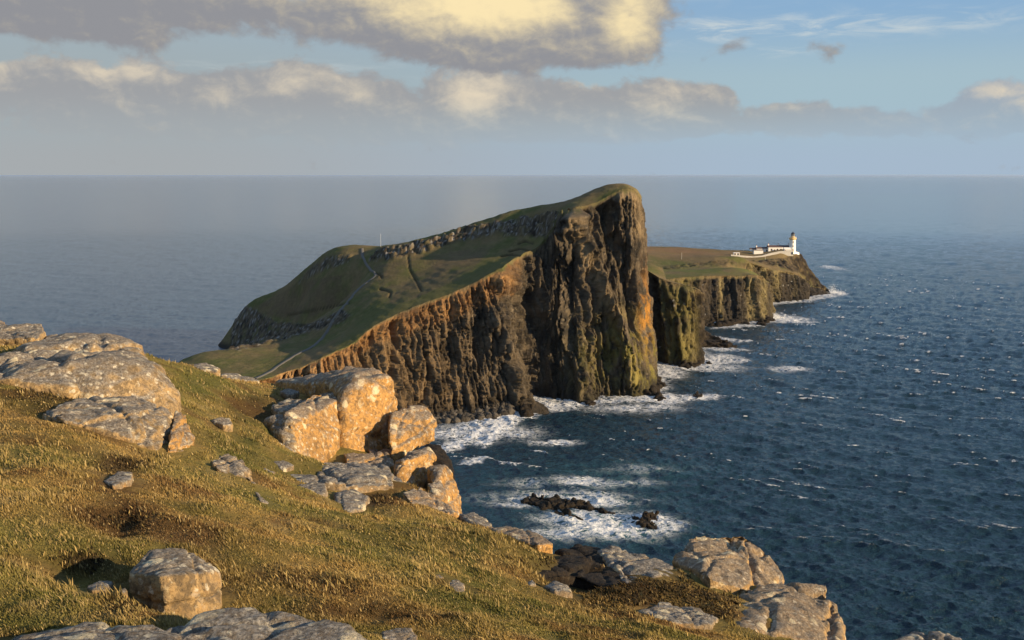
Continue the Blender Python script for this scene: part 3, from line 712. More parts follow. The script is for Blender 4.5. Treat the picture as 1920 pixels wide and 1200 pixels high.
# the land carries on behind and beside the viewer
bx = np.concatenate([np.arange(-300, -46, 8.), np.arange(-46, 40, 2.)]); by = np.arange(-120, 3.1, 2.0); BX, BY = np.meshgrid(bx, by)
BZ, bo = ground_height(BX, BY); BZ -= .06
tag(link_mesh('ground', np.stack([BX, BY, BZ], -1).reshape(-1, 3), grid_faces(*BX.shape), M_GROUND, col=moor_col(BX, BY, BX * 0 - 999, BY * 0).reshape(-1, 3)), kind='structure')


def rock_mat(name, amber, white, dark=(.045, .04, .035), warm=(.30, .20, .10), topw=1.0, tone=1.0):
    """weathered sandstone and basalt with crusts of lichen"""
    m, nt, b, P, g = new_mat(name)
    n1 = noise(nt, P, 1.3, 6, .6, .4); n2 = noise(nt, P, 5, 6, .65, .3); n3 = noise(nt, P, 22, 5, .6)
    sep = nt.nodes.new('ShaderNodeSeparateXYZ'); nt.links.new(g.outputs['Normal'], sep.inputs[0]); up = X(nt, sep.outputs[2])
    c = mixc(nt, n1.sst(.30, .56), tuple(w_ * .58 for w_ in warm), warm)
    c = mixc(nt, (n2 * 1.0).sst(.48, .70) * amber, c, (.42, .235, .075))
    c = mixc(nt, n2.sst(.50, .36) * .6, c, dark)
    # grey crust on weathered tops
    c = mixc(nt, (up + (n2 - .5) * 1.2).sst(.45, .85) * topw, c, mixc(nt, n3.sst(.35, .7), (.105, .098, .09), (.33, .31, .28)))
    c = mixc(nt, (noise(nt, P, 9, 7, .7, .6).sst(.46, .60)) * .55, c, (.13, .095, .06)); c = mixc(nt, noise(nt, P, 2.6, 7, .7, .8).sst(.54, .66) * .5 * white, c, (.42, .40, .36))
    # pale lichen rosettes in two sizes
    def rosette(scale, lo, hi, seed):
        v = nt.nodes.new('ShaderNodeTexVoronoi'); v.inputs['Scale'].default_value = scale; v.inputs['Randomness'].default_value = 1
        wv = nt.nodes.new('ShaderNodeVectorMath'); wv.operation = 'ADD'; nt.links.new(P, wv.inputs[0])
        nn_ = nt.nodes.new('ShaderNodeTexNoise'); nn_.inputs['Scale'].default_value = scale * 1.6; nn_.inputs['Detail'].default_value = 4; nt.links.new(P, nn_.inputs['Vector'])
        sc_ = nt.nodes.new('ShaderNodeVectorMath'); sc_.operation = 'SCALE'; sc_.inputs['Scale'].default_value = .7 / scale; nt.links.new(nn_.outputs['Color'], sc_.inputs[0]); nt.links.new(sc_.outputs[0], wv.inputs[1]); nt.links.new(wv.outputs[0], v.inputs['Vector'])
        sp = nt.nodes.new('ShaderNodeSeparateColor'); nt.links.new(v.outputs['Color'], sp.inputs[0]); r = X(nt, sp.outputs[0])
        dd = X(nt, v.outputs['Distance']); return (dd + (n3 - .5) * .35 - r * .42 + .12).sst(hi, lo)
    L1 = rosette(2.6, .10, .17, 0); L2 = rosette(7.5, .10, .18, 3)
    field = n1.sst(.40, .60)
    c = mixc(nt, L1 * field * white, c, mixc(nt, n3, (.56, .48, .31), (.76, .68, .48)))
    c = mixc(nt, L2 * n2.sst(.42, .60) * (white * .9), c, (.60, .55, .43))
    c = mixc(nt, noise(nt, P, 34, 4, .7).sst(.54, .66) * .75, c, dark)
    c = mixc(nt, 1.0, c, (tone, tone, tone), 'MULTIPLY'); nt.links.new(c, b.inputs['Base Color']); b.inputs['Roughness'].default_value = .92; b.inputs['Specular IOR Level'].default_value = .2
    n4 = noise(nt, P, 3.5, 10, .68)
    bump(nt, b, n4 + n3 * .12 + L1 * field * .05, .16, .9)
    return m


R_AMBER = rock_mat('amber_rock', 1.0, .8, warm=(.50, .285, .095), topw=.75); R_PALE = rock_mat('pale_rock', .5, 1.0, warm=(.43, .30, .15), topw=.85); R_GREY = rock_mat('grey_rock', .6, .8, warm=(.31, .24, .16), topw=1.0)
R_WARM = rock_mat('tan_rock', .95, .7, warm=(.40, .27, .13), topw=.62); R_DARK = rock_mat('dark_rock', .12, .15, (.014, .014, .015), (.050, .042, .038), .10, .30); R_SEA = rock_mat('wet_rock', .15, .05, (.008, .008, .008), (.030, .025, .019), .04, .38)  # dark rock: lowered tone carries the hollow's shade in its colour
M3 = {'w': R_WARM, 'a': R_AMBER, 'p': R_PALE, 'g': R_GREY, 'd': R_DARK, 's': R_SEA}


def rock(name, label, cat, mat, hulls, sink=.8, rough=1.0, group=None, res=2.0, smooth=2, pix=True, turn=0.0, bed=True):
    """hulls: lists of photo points with depth; each hull is carried down by sink and closed, then weathered"""
    bm = bmesh.new(); allp = []
    for h in hulls:
        if pix and turn:
            xs0 = [A(*p)[0] for p in h]; h = [(p[0], p[1], p[2] + turn * (x0 - (min(xs0) + max(xs0)) / 2)) for p, x0 in zip(h, xs0)]
        pts = [A(*p[:3]) if pix else p for p in h]; sk = sink
        pts = pts + [(x, y, z - sk) for x, y, z in pts]; vs = [bm.verts.new(p) for p in pts]; allp += pts
        r = bmesh.ops.convex_hull(bm, input=vs); bmesh.ops.delete(bm, geom=list({e for e in r['geom_interior'] + r['geom_unused'] if isinstance(e, bmesh.types.BMVert)}), context='VERTS')
    ap = np.array(allp); ctr = ap.mean(0); Y = ap[:, 1].mean(); size = np.linalg.norm(ap.max(0) - ap.min(0)) / 1.7
    me = bpy.data.meshes.new('tmp'); bm.to_mesh(me); bm.free(); o = bpy.data.objects.new('tmp', me); COL.objects.link(o)
    vox = max(Y / 1067 * res, size / 70); md = o.modifiers.new('r', 'REMESH'); md.mode = 'VOXEL'; md.voxel_size = vox
    ms = o.modifiers.new('s', 'SMOOTH'); ms.factor = .5; ms.iterations = smooth
    dg = bpy.context.evaluated_depsgraph_get(); me2 = bpy.data.meshes.new_from_object(o.evaluated_get(dg)); bpy.data.objects.remove(o); bpy.data.meshes.remove(me)
    n = len(me2.vertices); co = np.empty(n * 3, np.float32); me2.vertices.foreach_get('co', co); co = co.reshape(-1, 3).astype(float)
    nr = np.empty(n * 3, np.float32); me2.vertices.foreach_get('normal', nr); nr = nr.reshape(-1, 3)
    k = size; d = .035 * k * fbm(co / (k * .55), 3, .5, 13) + .022 * k * ridged(co / (k * .25), 4, .5, 3) * rough
    d1, d2, rid = cell(co / (k * .42) + .7); d += rough * k * (.028 * (rid - .5) - .020 * np.exp(-((d2 - d1) / .05) ** 2))
    d1, d2, rid = cell(co / (k * .16) * np.array([1, 1, 1.6])); d += rough * k * (.007 * (rid - .5) - .004 * np.exp(-((d2 - d1) / .10) ** 2))
    d += rough * .010 * k * fbm(co / (k * .06), 3, .6, 8)
    rs = random.Random(label)
    for j in range(4 if size > 1.2 else 2):      # joints: bedding planes and upright cracks
        v_ = np.array([rs.gauss(0, .25), rs.gauss(0, .25), 1.0]) if j % 2 and bed else np.array([rs.gauss(0, 1), rs.gauss(0, .6), .15]); v_ /= np.linalg.norm(v_)
        c0 = (co - ctr) @ v_ + .05 * k * fbm(co / (k * .3) + j, 3); off = rs.uniform(-.28, .28) * k
        d += np.where(c0 > off, .012 * k * rs.choice((-1, 1)), 0) - .034 * k * rough * np.exp(-((c0 - off) / (.016 * k)) ** 2)
    co += nr * d[:, None]; co -= ctr
    me2.vertices.foreach_set('co', co.astype(np.float32).ravel()); me2.polygons.foreach_set('use_smooth', np.ones(len(me2.polygons), bool)); me2.update()
    me2.name = name; me2.materials.clear(); me2.materials.append(M3[mat] if isinstance(mat, str) else mat)
    b = bpy.data.objects.new(name, me2); COL.objects.link(b); b.location = ctr; ROCKS.append((co + ctr)); return tag(b, label, cat, group)


ROCKS = []
B = 'boulder'
rock(B, 'huge domed lichen-crusted boulder at the left edge of the clifftop, above the lower slab', B, 'p',
     [[(-60, 700, 25), (0, 684, 27.5), (90, 655, 30), (165, 638, 31.5), (235, 646, 30.5), (290, 682, 27), (312, 712, 25.6), (331, 742, 25.2), (328, 775, 24.6), (240, 762, 23.7), (130, 724, 23.2), (0, 708, 23), (-60, 712, 23), (120, 690, 24.2), (200, 684, 24.5), (265, 692, 24.9)]], 1.0, turn=.12)
rock('rock_slab', 'grey topped slab lying just below the huge domed boulder', 'rock slab', 'p',
     [[(76, 772, 21.05), (150, 750, 22.75), (250, 748, 23.05), (318, 768, 22.25), (323, 800, 21.25), (300, 848, 20.35), (240, 824, 20.15), (190, 802, 20.25), (120, 786, 20.45), (205, 778, 20.75), (270, 775, 21.05)]], .7, turn=.2)
rock(B, 'amber boulder split off the right end of the grey topped slab', B, 'a', [[(328, 766, 22.7), (348, 776, 22.5), (368, 818, 21.7), (362, 838, 21.1), (338, 850, 20.7), (312, 846, 20.5), (318, 815, 20.9)]], .5, turn=.6)
rock('stone', 'small pale stone in the grass right of the split boulder', 'stone', 'p', [[(372, 824, 23.5), (380, 822, 23.6), (385, 828, 23.4), (376, 832, 23.3)]], .2)
rock(B, 'rounded cream boulder with a flat cap alone on the grassy slope', B, 'p', [[(388, 857, 21.2), (425, 850, 21.7), (455, 856, 21.6), (472, 880, 21.1), (476, 908, 20.8), (440, 892, 20.3), (402, 872, 20.3)], [(462, 890, 20.6), (478, 900, 20.6), (498, 938, 19.6), (486, 936, 19.4)]], .7)
rock('stone', 'narrow white stone trailing downhill from the rounded cream boulder', 'stone', 'p', [[(478, 922, 19.3), (494, 932, 19.1), (508, 946, 18.7), (488, 940, 18.5)]], .4)
rock('stone', 'flat grey stone sunk in a peaty hollow on the left slope', 'stone', 'g', [[(192, 900, 16.5), (222, 884, 17.3), (248, 886, 17.3), (246, 898, 16.7), (212, 910, 16.1)]], .3)
rock(B, 'angular grey capped boulder with a warm lit face, nearest the viewer', B, 'p', [[(243, 1074, 11.3), (283, 1031, 12.0), (345, 1029, 12.1), (408, 1074, 11.8), (412, 1140, 11.6), (328, 1168, 10.95), (308, 1112, 10.9), (345, 1080, 11.1), (300, 1080, 10.95)]], .5, .7)
rock('stone', 'low grey stone half sunk in dark turf left of the angular grey boulder', 'stone', 'g', [[(160, 1098, 11.2), (185, 1088, 11.4), (212, 1090, 11.4), (196, 1106, 11.1), (172, 1106, 11)]], .25)
rock('stone', 'small cream stone in the heather beside the angular grey boulder', 'stone', 'p', [[(222, 1106, 10.9), (234, 1100, 11), (240, 1110, 10.9), (226, 1114, 10.8)]], .2)
rock('rock_slab', 'long grey lichened slab along the bottom edge of the picture', 'rock slab', 'g',
     [[(-80, 1205, 8.9), (60, 1182, 9.15), (140, 1166, 9.3), (240, 1164, 9.3), (330, 1180, 9.1), (330, 1260, 8.0), (100, 1300, 7.5), (-80, 1300, 7.5)], [(300, 1185, 9.2), (395, 1147, 9.5), (480, 1149, 9.6), (560, 1158, 9.5), (640, 1176, 9.3), (690, 1205, 9.0), (620, 1300, 8.2), (300, 1300, 8)]], .8, .7)
rock('stone', 'rounded pale stone at the bottom edge right of the long slab', 'stone', 'p', [[(716, 1184, 10.45), (745, 1177, 10.65), (772, 1178, 10.65), (784, 1192, 10.45), (780, 1208, 10.25), (716, 1200, 10.15)]], .3)
rock('stone', 'white stone block standing up from the middle of the grass slope', 'stone', 'p', [[(838, 1094, 15.15), (856, 1088, 15.45), (870, 1096, 15.25), (871, 1120, 14.65), (852, 1116, 14.45), (840, 1104, 14.65)]], .3)
rock('stone', 'low white stone just uphill of the standing white stone block', 'stone', 'p', [[(812, 1078, 15.25), (822, 1076, 15.45), (832, 1082, 15.25), (818, 1086, 15.15)]], .2)
rock('stone', 'pale chip of stone downhill of the standing white stone block', 'stone', 'p', [[(876, 1126, 14.6), (884, 1124, 14.7), (890, 1131, 14.5), (880, 1133, 14.4)]], .2)
rock('stone', 'small dull stone in the brown grass near the bottom edge', 'stone', 'g', [[(838, 1184, 11.8), (848, 1181, 11.9), (855, 1189, 11.7), (844, 1193, 11.6)]], .2)
rock('stone', 'white stone on the grass between the split boulder and the rock towers', 'stone', 'p', [[(394, 788, 27), (412, 782, 27.5), (430, 784, 27.6), (437, 794, 27), (420, 797, 26.6)]], .25)
# the towers
rock('rock_tower', 'tall amber rock block with a grey sloping top, highest of the clifftop cluster', 'rock tower', 'a',
     [[(668, 712, 33.6), (726, 707, 34), (735, 722, 34.2), (734, 765, 34.2), (722, 850, 33.2), (648, 852, 32.2), (640, 800, 32.4), (644, 750, 32.8), (700, 696, 37.5), (655, 688, 41.5), (610, 694, 42.5)], [(516, 716, 42), (560, 706, 42.6), (610, 695, 42.6), (655, 689, 41.8), (690, 700, 38), (668, 714, 34), (640, 722, 35), (580, 722, 38)]], 1.6, .7, turn=.28, bed=False)
rock('rock_tower', 'broad amber rock block left of the dark cleft beside the highest block', 'rock tower', 'a',
     [[(530, 778, 30.6), (580, 738, 33.4), (622, 728, 34), (638, 746, 32.8), (638, 815, 31.6), (612, 866, 30.2), (562, 866, 29.6), (545, 800, 30)]], .9, .6, turn=.45, bed=False)
rock('rock_block', 'thin upright slab split from the left face of the broad amber block', 'rock block', 'p', [[(498, 786, 30.6), (528, 778, 30.8), (548, 784, 30.2), (556, 856, 29.2), (545, 862, 29), (524, 815, 29.6)]], .5)
rock('rock_slab', 'ledge of broken white slabs on top of the broad amber block', 'rock slab', 'p', [[(508, 760, 32.6), (540, 748, 33.6), (585, 752, 32.8), (560, 768, 31.6), (515, 772, 31.8)]], .35, 1.2)
rock('rock_block', 'pinkish broken block at the left foot of the broad amber block', 'rock block', 'p', [[(498, 834, 28.4), (522, 828, 28.8), (548, 845, 28.6), (556, 872, 28), (530, 868, 27.6), (505, 850, 27.8)]], .5)
rock(B, 'leaning wedge boulder jutting out over the sea beside the highest block', B, 'a', [[(732, 772, 34), (770, 766, 35), (800, 768, 35), (815, 786, 34.4), (812, 806, 33.8), (770, 832, 32.8), (734, 852, 32.4), (728, 810, 32.8)]], .35, turn=.5)
rock('rock_block', 'amber block forming the base under the highest block and the wedge', 'rock block', 'a', [[(640, 846, 31.6), (700, 845, 32.2), (735, 846, 32.4), (742, 866, 31.2), (728, 880, 30.2), (650, 870, 29.6)], [(690, 840, 33), (742, 835, 33.4), (745, 866, 32), (700, 868, 31.6)]], .8, turn=.3)
rock(B, 'rounded amber boulder beneath the jutting wedge boulder', B, 'a', [[(738, 862, 30.8), (775, 842, 31.8), (806, 837, 32), (819, 856, 31.6), (815, 888, 31), (775, 915, 30), (740, 898, 29.9), (760, 860, 30.2), (800, 850, 31)]], .6, turn=.5)
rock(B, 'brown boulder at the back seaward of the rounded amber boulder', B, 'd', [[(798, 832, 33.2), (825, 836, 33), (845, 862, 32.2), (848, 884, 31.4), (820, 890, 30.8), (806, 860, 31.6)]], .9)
rock(B, 'lower buttress boulder on the cliff edge below the rounded amber boulder', B, 'a', [[(806, 876, 30.4), (835, 870, 31), (853, 894, 30.6), (868, 938, 30), (866, 962, 29.4), (838, 950, 28.8), (812, 908, 29.4), (826, 884, 29.8)]], 1.2, turn=.4)
rock(B, 'small grey capped boulder in front of the lower buttress boulder', B, 'a', [[(800, 904, 28.6), (826, 900, 29), (840, 918, 28.6), (836, 944, 28), (812, 928, 27.8)]], .6)
rock('rock_slab', 'wide grey slab in front of the rock towers', 'rock slab', 'g', [[(524, 884, 25.8), (575, 870, 27.2), (640, 864, 28.4), (690, 870, 28), (735, 890, 26.8), (742, 908, 26), (690, 904, 25.6), (600, 908, 24.6), (545, 906, 24.6)]], .5)
rock('rock_slab', 'knobbly slab between the wide grey slab and the rounded amber boulder', 'rock slab', 'g', [[(690, 868, 28.4), (720, 868, 28.6), (756, 898, 27.2), (770, 920, 26.2), (735, 920, 25.8), (700, 890, 26.8)]], .5)
rock('rock_slab', 'short pale slab on the turf below the wide grey slab', 'rock slab', 'g', [[(540, 918, 23.1), (580, 906, 23.9), (610, 908, 23.9), (612, 926, 23.1), (560, 932, 22.5)]], .35)
rock(B, 'low grey boulder with a dark underside below the wide grey slab', B, 'g', [[(626, 924, 23.6), (660, 916, 24.2), (692, 932, 23.8), (680, 950, 22.8), (650, 956, 22.4), (632, 944, 22.8)]], .35)
rock('stone', 'small grey stone at the left end of the wide grey slab', 'stone', 'g', [[(508, 868, 25.6), (530, 862, 26), (552, 872, 25.8), (530, 880, 25.2)]], .3)
rock('stone', 'flat stone further left of the wide grey slab by the cream boulder', 'stone', 'p', [[(478, 882, 23.6), (496, 876, 24), (518, 884, 23.8), (500, 892, 23.2)]], .3)
rock('rock_slab', 'amber edged slab running down the cliff edge below the towers', 'rock slab', 'a', [[(752, 920, 25.7), (790, 914, 26.3), (830, 936, 25.9), (862, 960, 25.1), (822, 962, 24.3), (770, 942, 24.7)]], .8, turn=.3)
rock(B, 'grey brown edge boulder further down the cliff edge from the amber slab', B, 'g', [[(862, 966, 25.4), (888, 960, 25.8), (912, 972, 25.2), (922, 986, 24.4), (890, 988, 23.8)]], .6)
rock('rock_slab', 'long low edge slab where the grass ends at the bay', 'rock slab', 'a', [[(905, 990, 23.5), (945, 986, 23.7), (1000, 998, 22.7), (1036, 1018, 21.7), (1010, 1022, 21.3), (940, 1004, 22.1)]], .5)
rock('rock_slab', 'dark wet rock floor of the hollow beside the big seaward boulder', 'rock slab', 'd', [[(985, 1062, 20.0), (1060, 1042, 21.4), (1110, 1042, 21.5), (1090, 1076, 20.0), (1000, 1082, 19.1)], [(1045, 1034, 22), (1080, 1022, 23), (1125, 1030, 23), (1168, 1062, 21.6), (1110, 1064, 20.9)], [(1080, 1078, 20.0), (1150, 1068, 20.9), (1185, 1088, 20.2), (1130, 1098, 19.3)]], .4, .7, smooth=1)  # wet slabs; part of their darkness is shade put into the material colour
rock('rock_slab', 'pale tilted slab between the dark hollow and the big seaward boulder', 'rock slab', 'g', [[(1122, 1034, 22.4), (1150, 1032, 22.8), (1230, 1058, 22.4), (1276, 1072, 21.8), (1268, 1086, 21), (1215, 1100, 19.8), (1180, 1110, 19.2), (1190, 1085, 19.8), (1150, 1060, 21)]], .6)
rock(B, 'big rounded seaward boulder with an amber right flank', B, 'w', [[(1256, 1050, 23), (1290, 1002, 24.4), (1345, 998, 24.8), (1400, 998, 24.6), (1440, 1030, 24), (1466, 1072, 23), (1476, 1100, 22.4), (1474, 1116, 21.8), (1400, 1102, 20.8), (1330, 1082, 20.8)]], 1.0, turn=.3)
rock(B, 'craggy grey outcrop at the outer tip of the clifftop below the seaward boulder', B, 'w', [[(1384, 1112, 20.6), (1420, 1096, 21.4), (1480, 1100, 21.8), (1540, 1094, 21.6), (1572, 1120, 20.8), (1578, 1160, 19.8), (1575, 1230, 18), (1400, 1230, 16.4), (1380, 1180, 17.6)], [(1528, 1104, 21.4), (1545, 1092, 21.6), (1576, 1124, 20.8), (1580, 1180, 19.6), (1540, 1160, 20)]], 1.0)
rock('rock_slab', 'flat white crusted slab in the heather at the lower right', 'rock slab', 'g', [[(1198, 1146, 16.8), (1240, 1130, 17.8), (1310, 1140, 17.8), (1346, 1158, 17.4), (1336, 1172, 16.8), (1260, 1166, 16.4)]], .4)
rock('stone', 'white edged stone between the grass and the dark hollow', 'stone', 'g', [[(1018, 1100, 17.4), (1040, 1092, 17.8), (1068, 1102, 17.6), (1072, 1112, 17), (1040, 1108, 16.9)]], .3)
rock('stone', 'small grey stone at the left rim of the dark hollow', 'stone', 'g', [[(985, 1090, 17.2), (998, 1086, 17.4), (1006, 1094, 17.1), (992, 1097, 16.9)]], .2)
rock('stone', 'small smooth stone in the dark heather above the grass', 'stone', 'g', [[(1160, 1134, 17.4), (1178, 1128, 17.8), (1184, 1138, 17.4), (1168, 1142, 17.1)]], .2)
rock(B, 'grey boulder top peeping in at the bottom edge over open sea', B, 'g', [[(1676, 1200, 18.8), (1710, 1187, 19.4), (1760, 1185, 19.4), (1800, 1198, 19), (1805, 1240, 17.6), (1680, 1240, 17.4)]], 2.5)
rock(B, 'weathered boulder on the skyline at the far left against the sea', B, 'p', [[(-60, 618, 34), (0, 610, 34.5), (45, 604, 35), (78, 604, 35), (86, 618, 34), (70, 634, 33), (-60, 634, 33)]], .6)
rock('stone', 'small skyline stone right of the weathered boulder at the far left', 'stone', 'p', [[(84, 628, 33.8), (105, 625, 34.4), (122, 636, 33.8), (112, 644, 33.2), (86, 640, 33.2)]], .4)
rock('stone', 'amber stone peeping over the weathered boulder at the far left', 'stone', 'a', [[(-30, 602, 38), (0, 597, 38.4), (12, 604, 38), (5, 612, 37.4), (-30, 614, 37.4)]], .8)
rock('stone', 'pale stone on the turf where the grass meets the sea, at the brow', 'stone', 'p', [[(356, 684, 36.8), (385, 680, 37.6), (412, 692, 37.2), (408, 698, 36.2), (372, 692, 36.2)]], .4)
rock('rock_slab', 'white flat slab at the brow where the path comes into view', 'rock slab', 'g', [[(412, 702, 38.4), (440, 698, 39.4), (480, 708, 39.8), (490, 714, 39.2), (440, 712, 38.2)]], .4)
rock('stone', 'white patch of bare stone on the turf left of the highest block', 'stone', 'g', [[(524, 732, 36), (542, 726, 37), (562, 734, 36.4), (544, 740, 35.4)]], .25)
rock('stone', 'little white stone in the turf below the brow', 'stone', 'p', [[(418, 718, 35.9), (424, 716, 36.1), (430, 724, 35.7), (422, 726, 35.5)]], .2)
FG = len(ROCKS)

# sea rocks
SK = 'rocks in the sea'
def sea_rock(label, pts, h, group=SK, sink=3, rough=1.6, name='sea_rock'):
    rs = random.Random(label); P = [S(px, py, 0)[:2] + (h * .75 * k,) for px, py, k in pts]; cx = sum(p[0] for p in P) / len(P); cy = sum(p[1] for p in P) / len(P)
    ext = max(max(p[0] for p in P) - min(p[0] for p in P), max(p[1] for p in P) - min(p[1] for p in P)); hulls = [[(x, y, z * .45) for x, y, z in P]]
    for i in range(16):
        a, b_ = rs.choice(P), rs.choice(P); t = rs.random() * .9; x = a[0] + (b_[0] - a[0]) * t; y = a[1] + (b_[1] - a[1]) * t; z = a[2] + (b_[2] - a[2]) * t
        w = max(.6, ext * rs.uniform(.06, .13)); tx, ty = rs.uniform(-.5, .5) * w, rs.uniform(-.5, .5) * w
        hulls.append([(x + rs.uniform(-1, 1) * w, y + rs.uniform(-1, 1) * w, z * rs.uniform(.2, .6)) for _ in range(5)] + [(x + tx + rs.uniform(-.4, .4) * w, y + ty + rs.uniform(-.4, .4) * w, z * rs.uniform(.75, 1.05)) for _ in range(3)])
    return rock(name, label, 'sea rock', 's', hulls, sink, rough, group, 1.0, 0, False)
sea_rock('long dark reef in the surf of the bay, the nearer ridge of two', [(975, 935, .5), (1000, 928, .9), (1030, 945, 1), (1060, 962, .8), (1082, 975, .4), (1060, 972, .3), (1010, 950, .5)], 2.4)
sea_rock('dark stepped reef ridge in the surf, the farther of two', [(1015, 940, .6), (1040, 938, 1), (1075, 944, .9), (1106, 948, .8), (1108, 954, .4), (1060, 952, .5)], 2.6)
sea_rock('low broken tail of rocks at the end of the farther reef ridge', [(1112, 953, .5), (1130, 956, .6), (1152, 962, .3), (1135, 962, .3)], 1.6)
sea_rock('tallest brown rock of the cluster in the foam', [(1200, 985, .6), (1210, 972, 1), (1219, 978, .9), (1218, 990, .6), (1204, 990, .6)], 3.6)
sea_rock('squarish brown rock right of the tallest rock in the foam', [(1219, 972, 1), (1230, 970, 1), (1233, 982, .8), (1224, 988, .6)], 3.2)
sea_rock('small rock left of the tallest rock in the foam', [(1184, 972, .7), (1196, 974, .9), (1198, 981, .5), (1186, 982, .4)], 2.4)
sea_rock('low rock in front of the squarish brown rock in the foam', [(1220, 990, .8), (1230, 988, .7), (1232, 994, .4), (1222, 995, .4)], 2)
sea_rock('rounded rock awash off the foot of the tall cliff', [(1225, 748, .6), (1235, 742, 1), (1244, 748, .6), (1236, 753, .4)], 3.5)
sea_rock('lone rock ringed by foam out from the tall cliff', [(1300, 743, .6), (1308, 739, 1), (1316, 744, .6), (1308, 747, .4)], 3.2)
sea_rock('dark finger of rock running out from the second headland', [(1312, 645, 1), (1325, 632, .8), (1345, 640, .8), (1368, 645, .5), (1370, 650, .3), (1340, 652, .5), (1318, 652, .7)], 7)
sea_rock('rocky skirt at the foot of the second headland', [(1270, 690, .6), (1290, 684, 1), (1316, 676, .9), (1318, 684, .4), (1300, 690, .4)], 5)
sea_rock('small rock just off the rocky skirt of the second headland', [(1322, 682, .7), (1330, 680, 1), (1334, 684, .4), (1325, 686, .4)], 1.8)
sea_rock('jagged rock foot at the corner of the tall cliff', [(1208, 742, .6), (1220, 722, 1), (1234, 714, .7), (1236, 722, .3), (1222, 742, .4)], 8)
sea_rock('sharp dark stack at the tip of the near promontory', [(975, 770, .8), (984, 758, 1), (992, 772, .6), (986, 780, .3)], 9)
sea_rock('dark knob at the foot of the tall cliff in the surf', [(1100, 756, .6), (1108, 750, 1), (1114, 757, .5), (1106, 760, .3)], 4)
sea_rock('rocky toe at the seaward corner of the third headland', [(1418, 606, .7), (1435, 598, 1), (1444, 602, .5), (1430, 608, .3)], 5)
sea_rock('dark ledge at the foot of the third headland', [(1315, 610, .7), (1340, 606, 1), (1380, 607, .9), (1400, 608, .4), (1345, 612, .4)], 4)

# shingle beach in the cove
bq = [S(*p) for p in [(790, 800), (850, 792), (915, 785), (960, 778), (960, 765), (900, 765), (830, 775), (780, 785)]]
bV = []; bF = []; ico = bmesh.new(); bmesh.ops.create_icosphere(ico, subdivisions=1, radius=1); iv = np.array([v.co for v in ico.verts]); ifc = np.array([[v.index for v in f.verts] for f in ico.faces]); ico.free()
pl = [p[:2] for p in bq]; xs = [p[0] for p in bq]; ys = [p[1] for p in bq]; k = 0; bc = []
while k < 1500:
    x = random.uniform(min(xs), max(xs)); y = random.uniform(min(ys), max(ys))
    if not inpoly(np.array([x]), np.array([y]), pl)[0]: continue
    s_ = .35 + random.random() ** 3 * 1.7; w = iv * (s_ * (.8 + .5 * RNG.random(3))) * (1 + .35 * RNG.normal(size=(len(iv), 1)) * .6)
    bV.append(w + np.array([x, y, .3 + max(0, (y - 478) * .12)])); bF.append(ifc + k * len(iv)); g_ = random.uniform(.03, .12); bc.append(np.tile([g_ * 1.05, g_ * .93, g_ * .78], (len(iv), 1))); k += 1
tag(link_mesh('shingle', np.concatenate(bV), np.concatenate(bF), M_CLIFF, col=np.concatenate(bc), smooth=False), 'dark boulder shingle in the cove under the near cliff', 'shingle', kind='stuff')

# ================================================================== the sea
def wave_tile(N, Lt, lam, spread, seed, wdir):
    """tileable choppy wave field from a directional spectrum: height and the two sideways shifts"""
    r = np.random.default_rng(seed); kx = np.fft.fftfreq(N, Lt / N) * 2 * np.pi; KX, KY = np.meshgrid(kx, kx); K = np.hypot(KX, KY); K[0, 0] = 1e-6
    kp = 2 * np.pi / lam; ct = (KX * wdir[0] + KY * wdir[1]) / K
    E = K ** -3.6 * np.exp(-1.25 * (kp / K) ** 2) * (np.clip(np.abs(ct), 0, 1) ** spread * np.where(ct > 0, 1, .12) + .03); E[0, 0] = 0
    a = (r.normal(size=(N, N)) + 1j * r.normal(size=(N, N))) * np.sqrt(E); h = np.fft.ifft2(a).real; sd_ = h.std()
    dx = np.fft.ifft2(a * 1j * KX / K).real; dy = np.fft.ifft2(a * 1j * KY / K).real; return h / sd_, dx / sd_, dy / sd_


def samp(T, Lt, x, y):
    N = T[0].shape[0]; u = np.mod(x / Lt, 1) * N; v = np.mod(y / Lt, 1) * N; i = np.floor(u).astype(int); j = np.floor(v).astype(int); fu = u - i; fv = v - j; i %= N; j %= N; i2 = (i + 1) % N; j2 = (j + 1) % N
    return [t[j, i] * (1 - fu) * (1 - fv) + t[j, i2] * fu * (1 - fv) + t[j2, i] * (1 - fu) * fv + t[j2, i2] * fu * fv for t in T]


wd = np.array([-.42, -.91]); T1 = wave_tile(512, 173.0, 11.0, 3, 3, wd); T2 = wave_tile(512, 617.0, 42.0, 5, 4, wd)
rr = [150.0]
while rr[-1] < 220000: r_ = rr[-1]; rr.append(r_ + max(.45, min(r_ * r_ / 117000 * .62, r_ * .05)))
rr = np.array(rr); az = np.concatenate([np.radians(np.linspace(-180, -36, 50))[:-1], np.radians(np.linspace(-36, 36, 1250)), np.radians(np.linspace(36, 180, 50))[1:]])
RR, AA = np.meshgrid(rr, az, indexing='ij'); X0, Y0 = RR * np.sin(AA), RR * np.cos(AA); DR = np.maximum(np.gradient(rr)[:, None], RR * .001)
a1 = .36 * (1 - sstep(3.5, 14, DR)); a2 = .32 * (1 - sstep(12, 60, DR))
gust = .75 + .45 * fbm(np.stack([X0 / 260, Y0 / 260, 0 * X0], -1), 2, .5, 4)
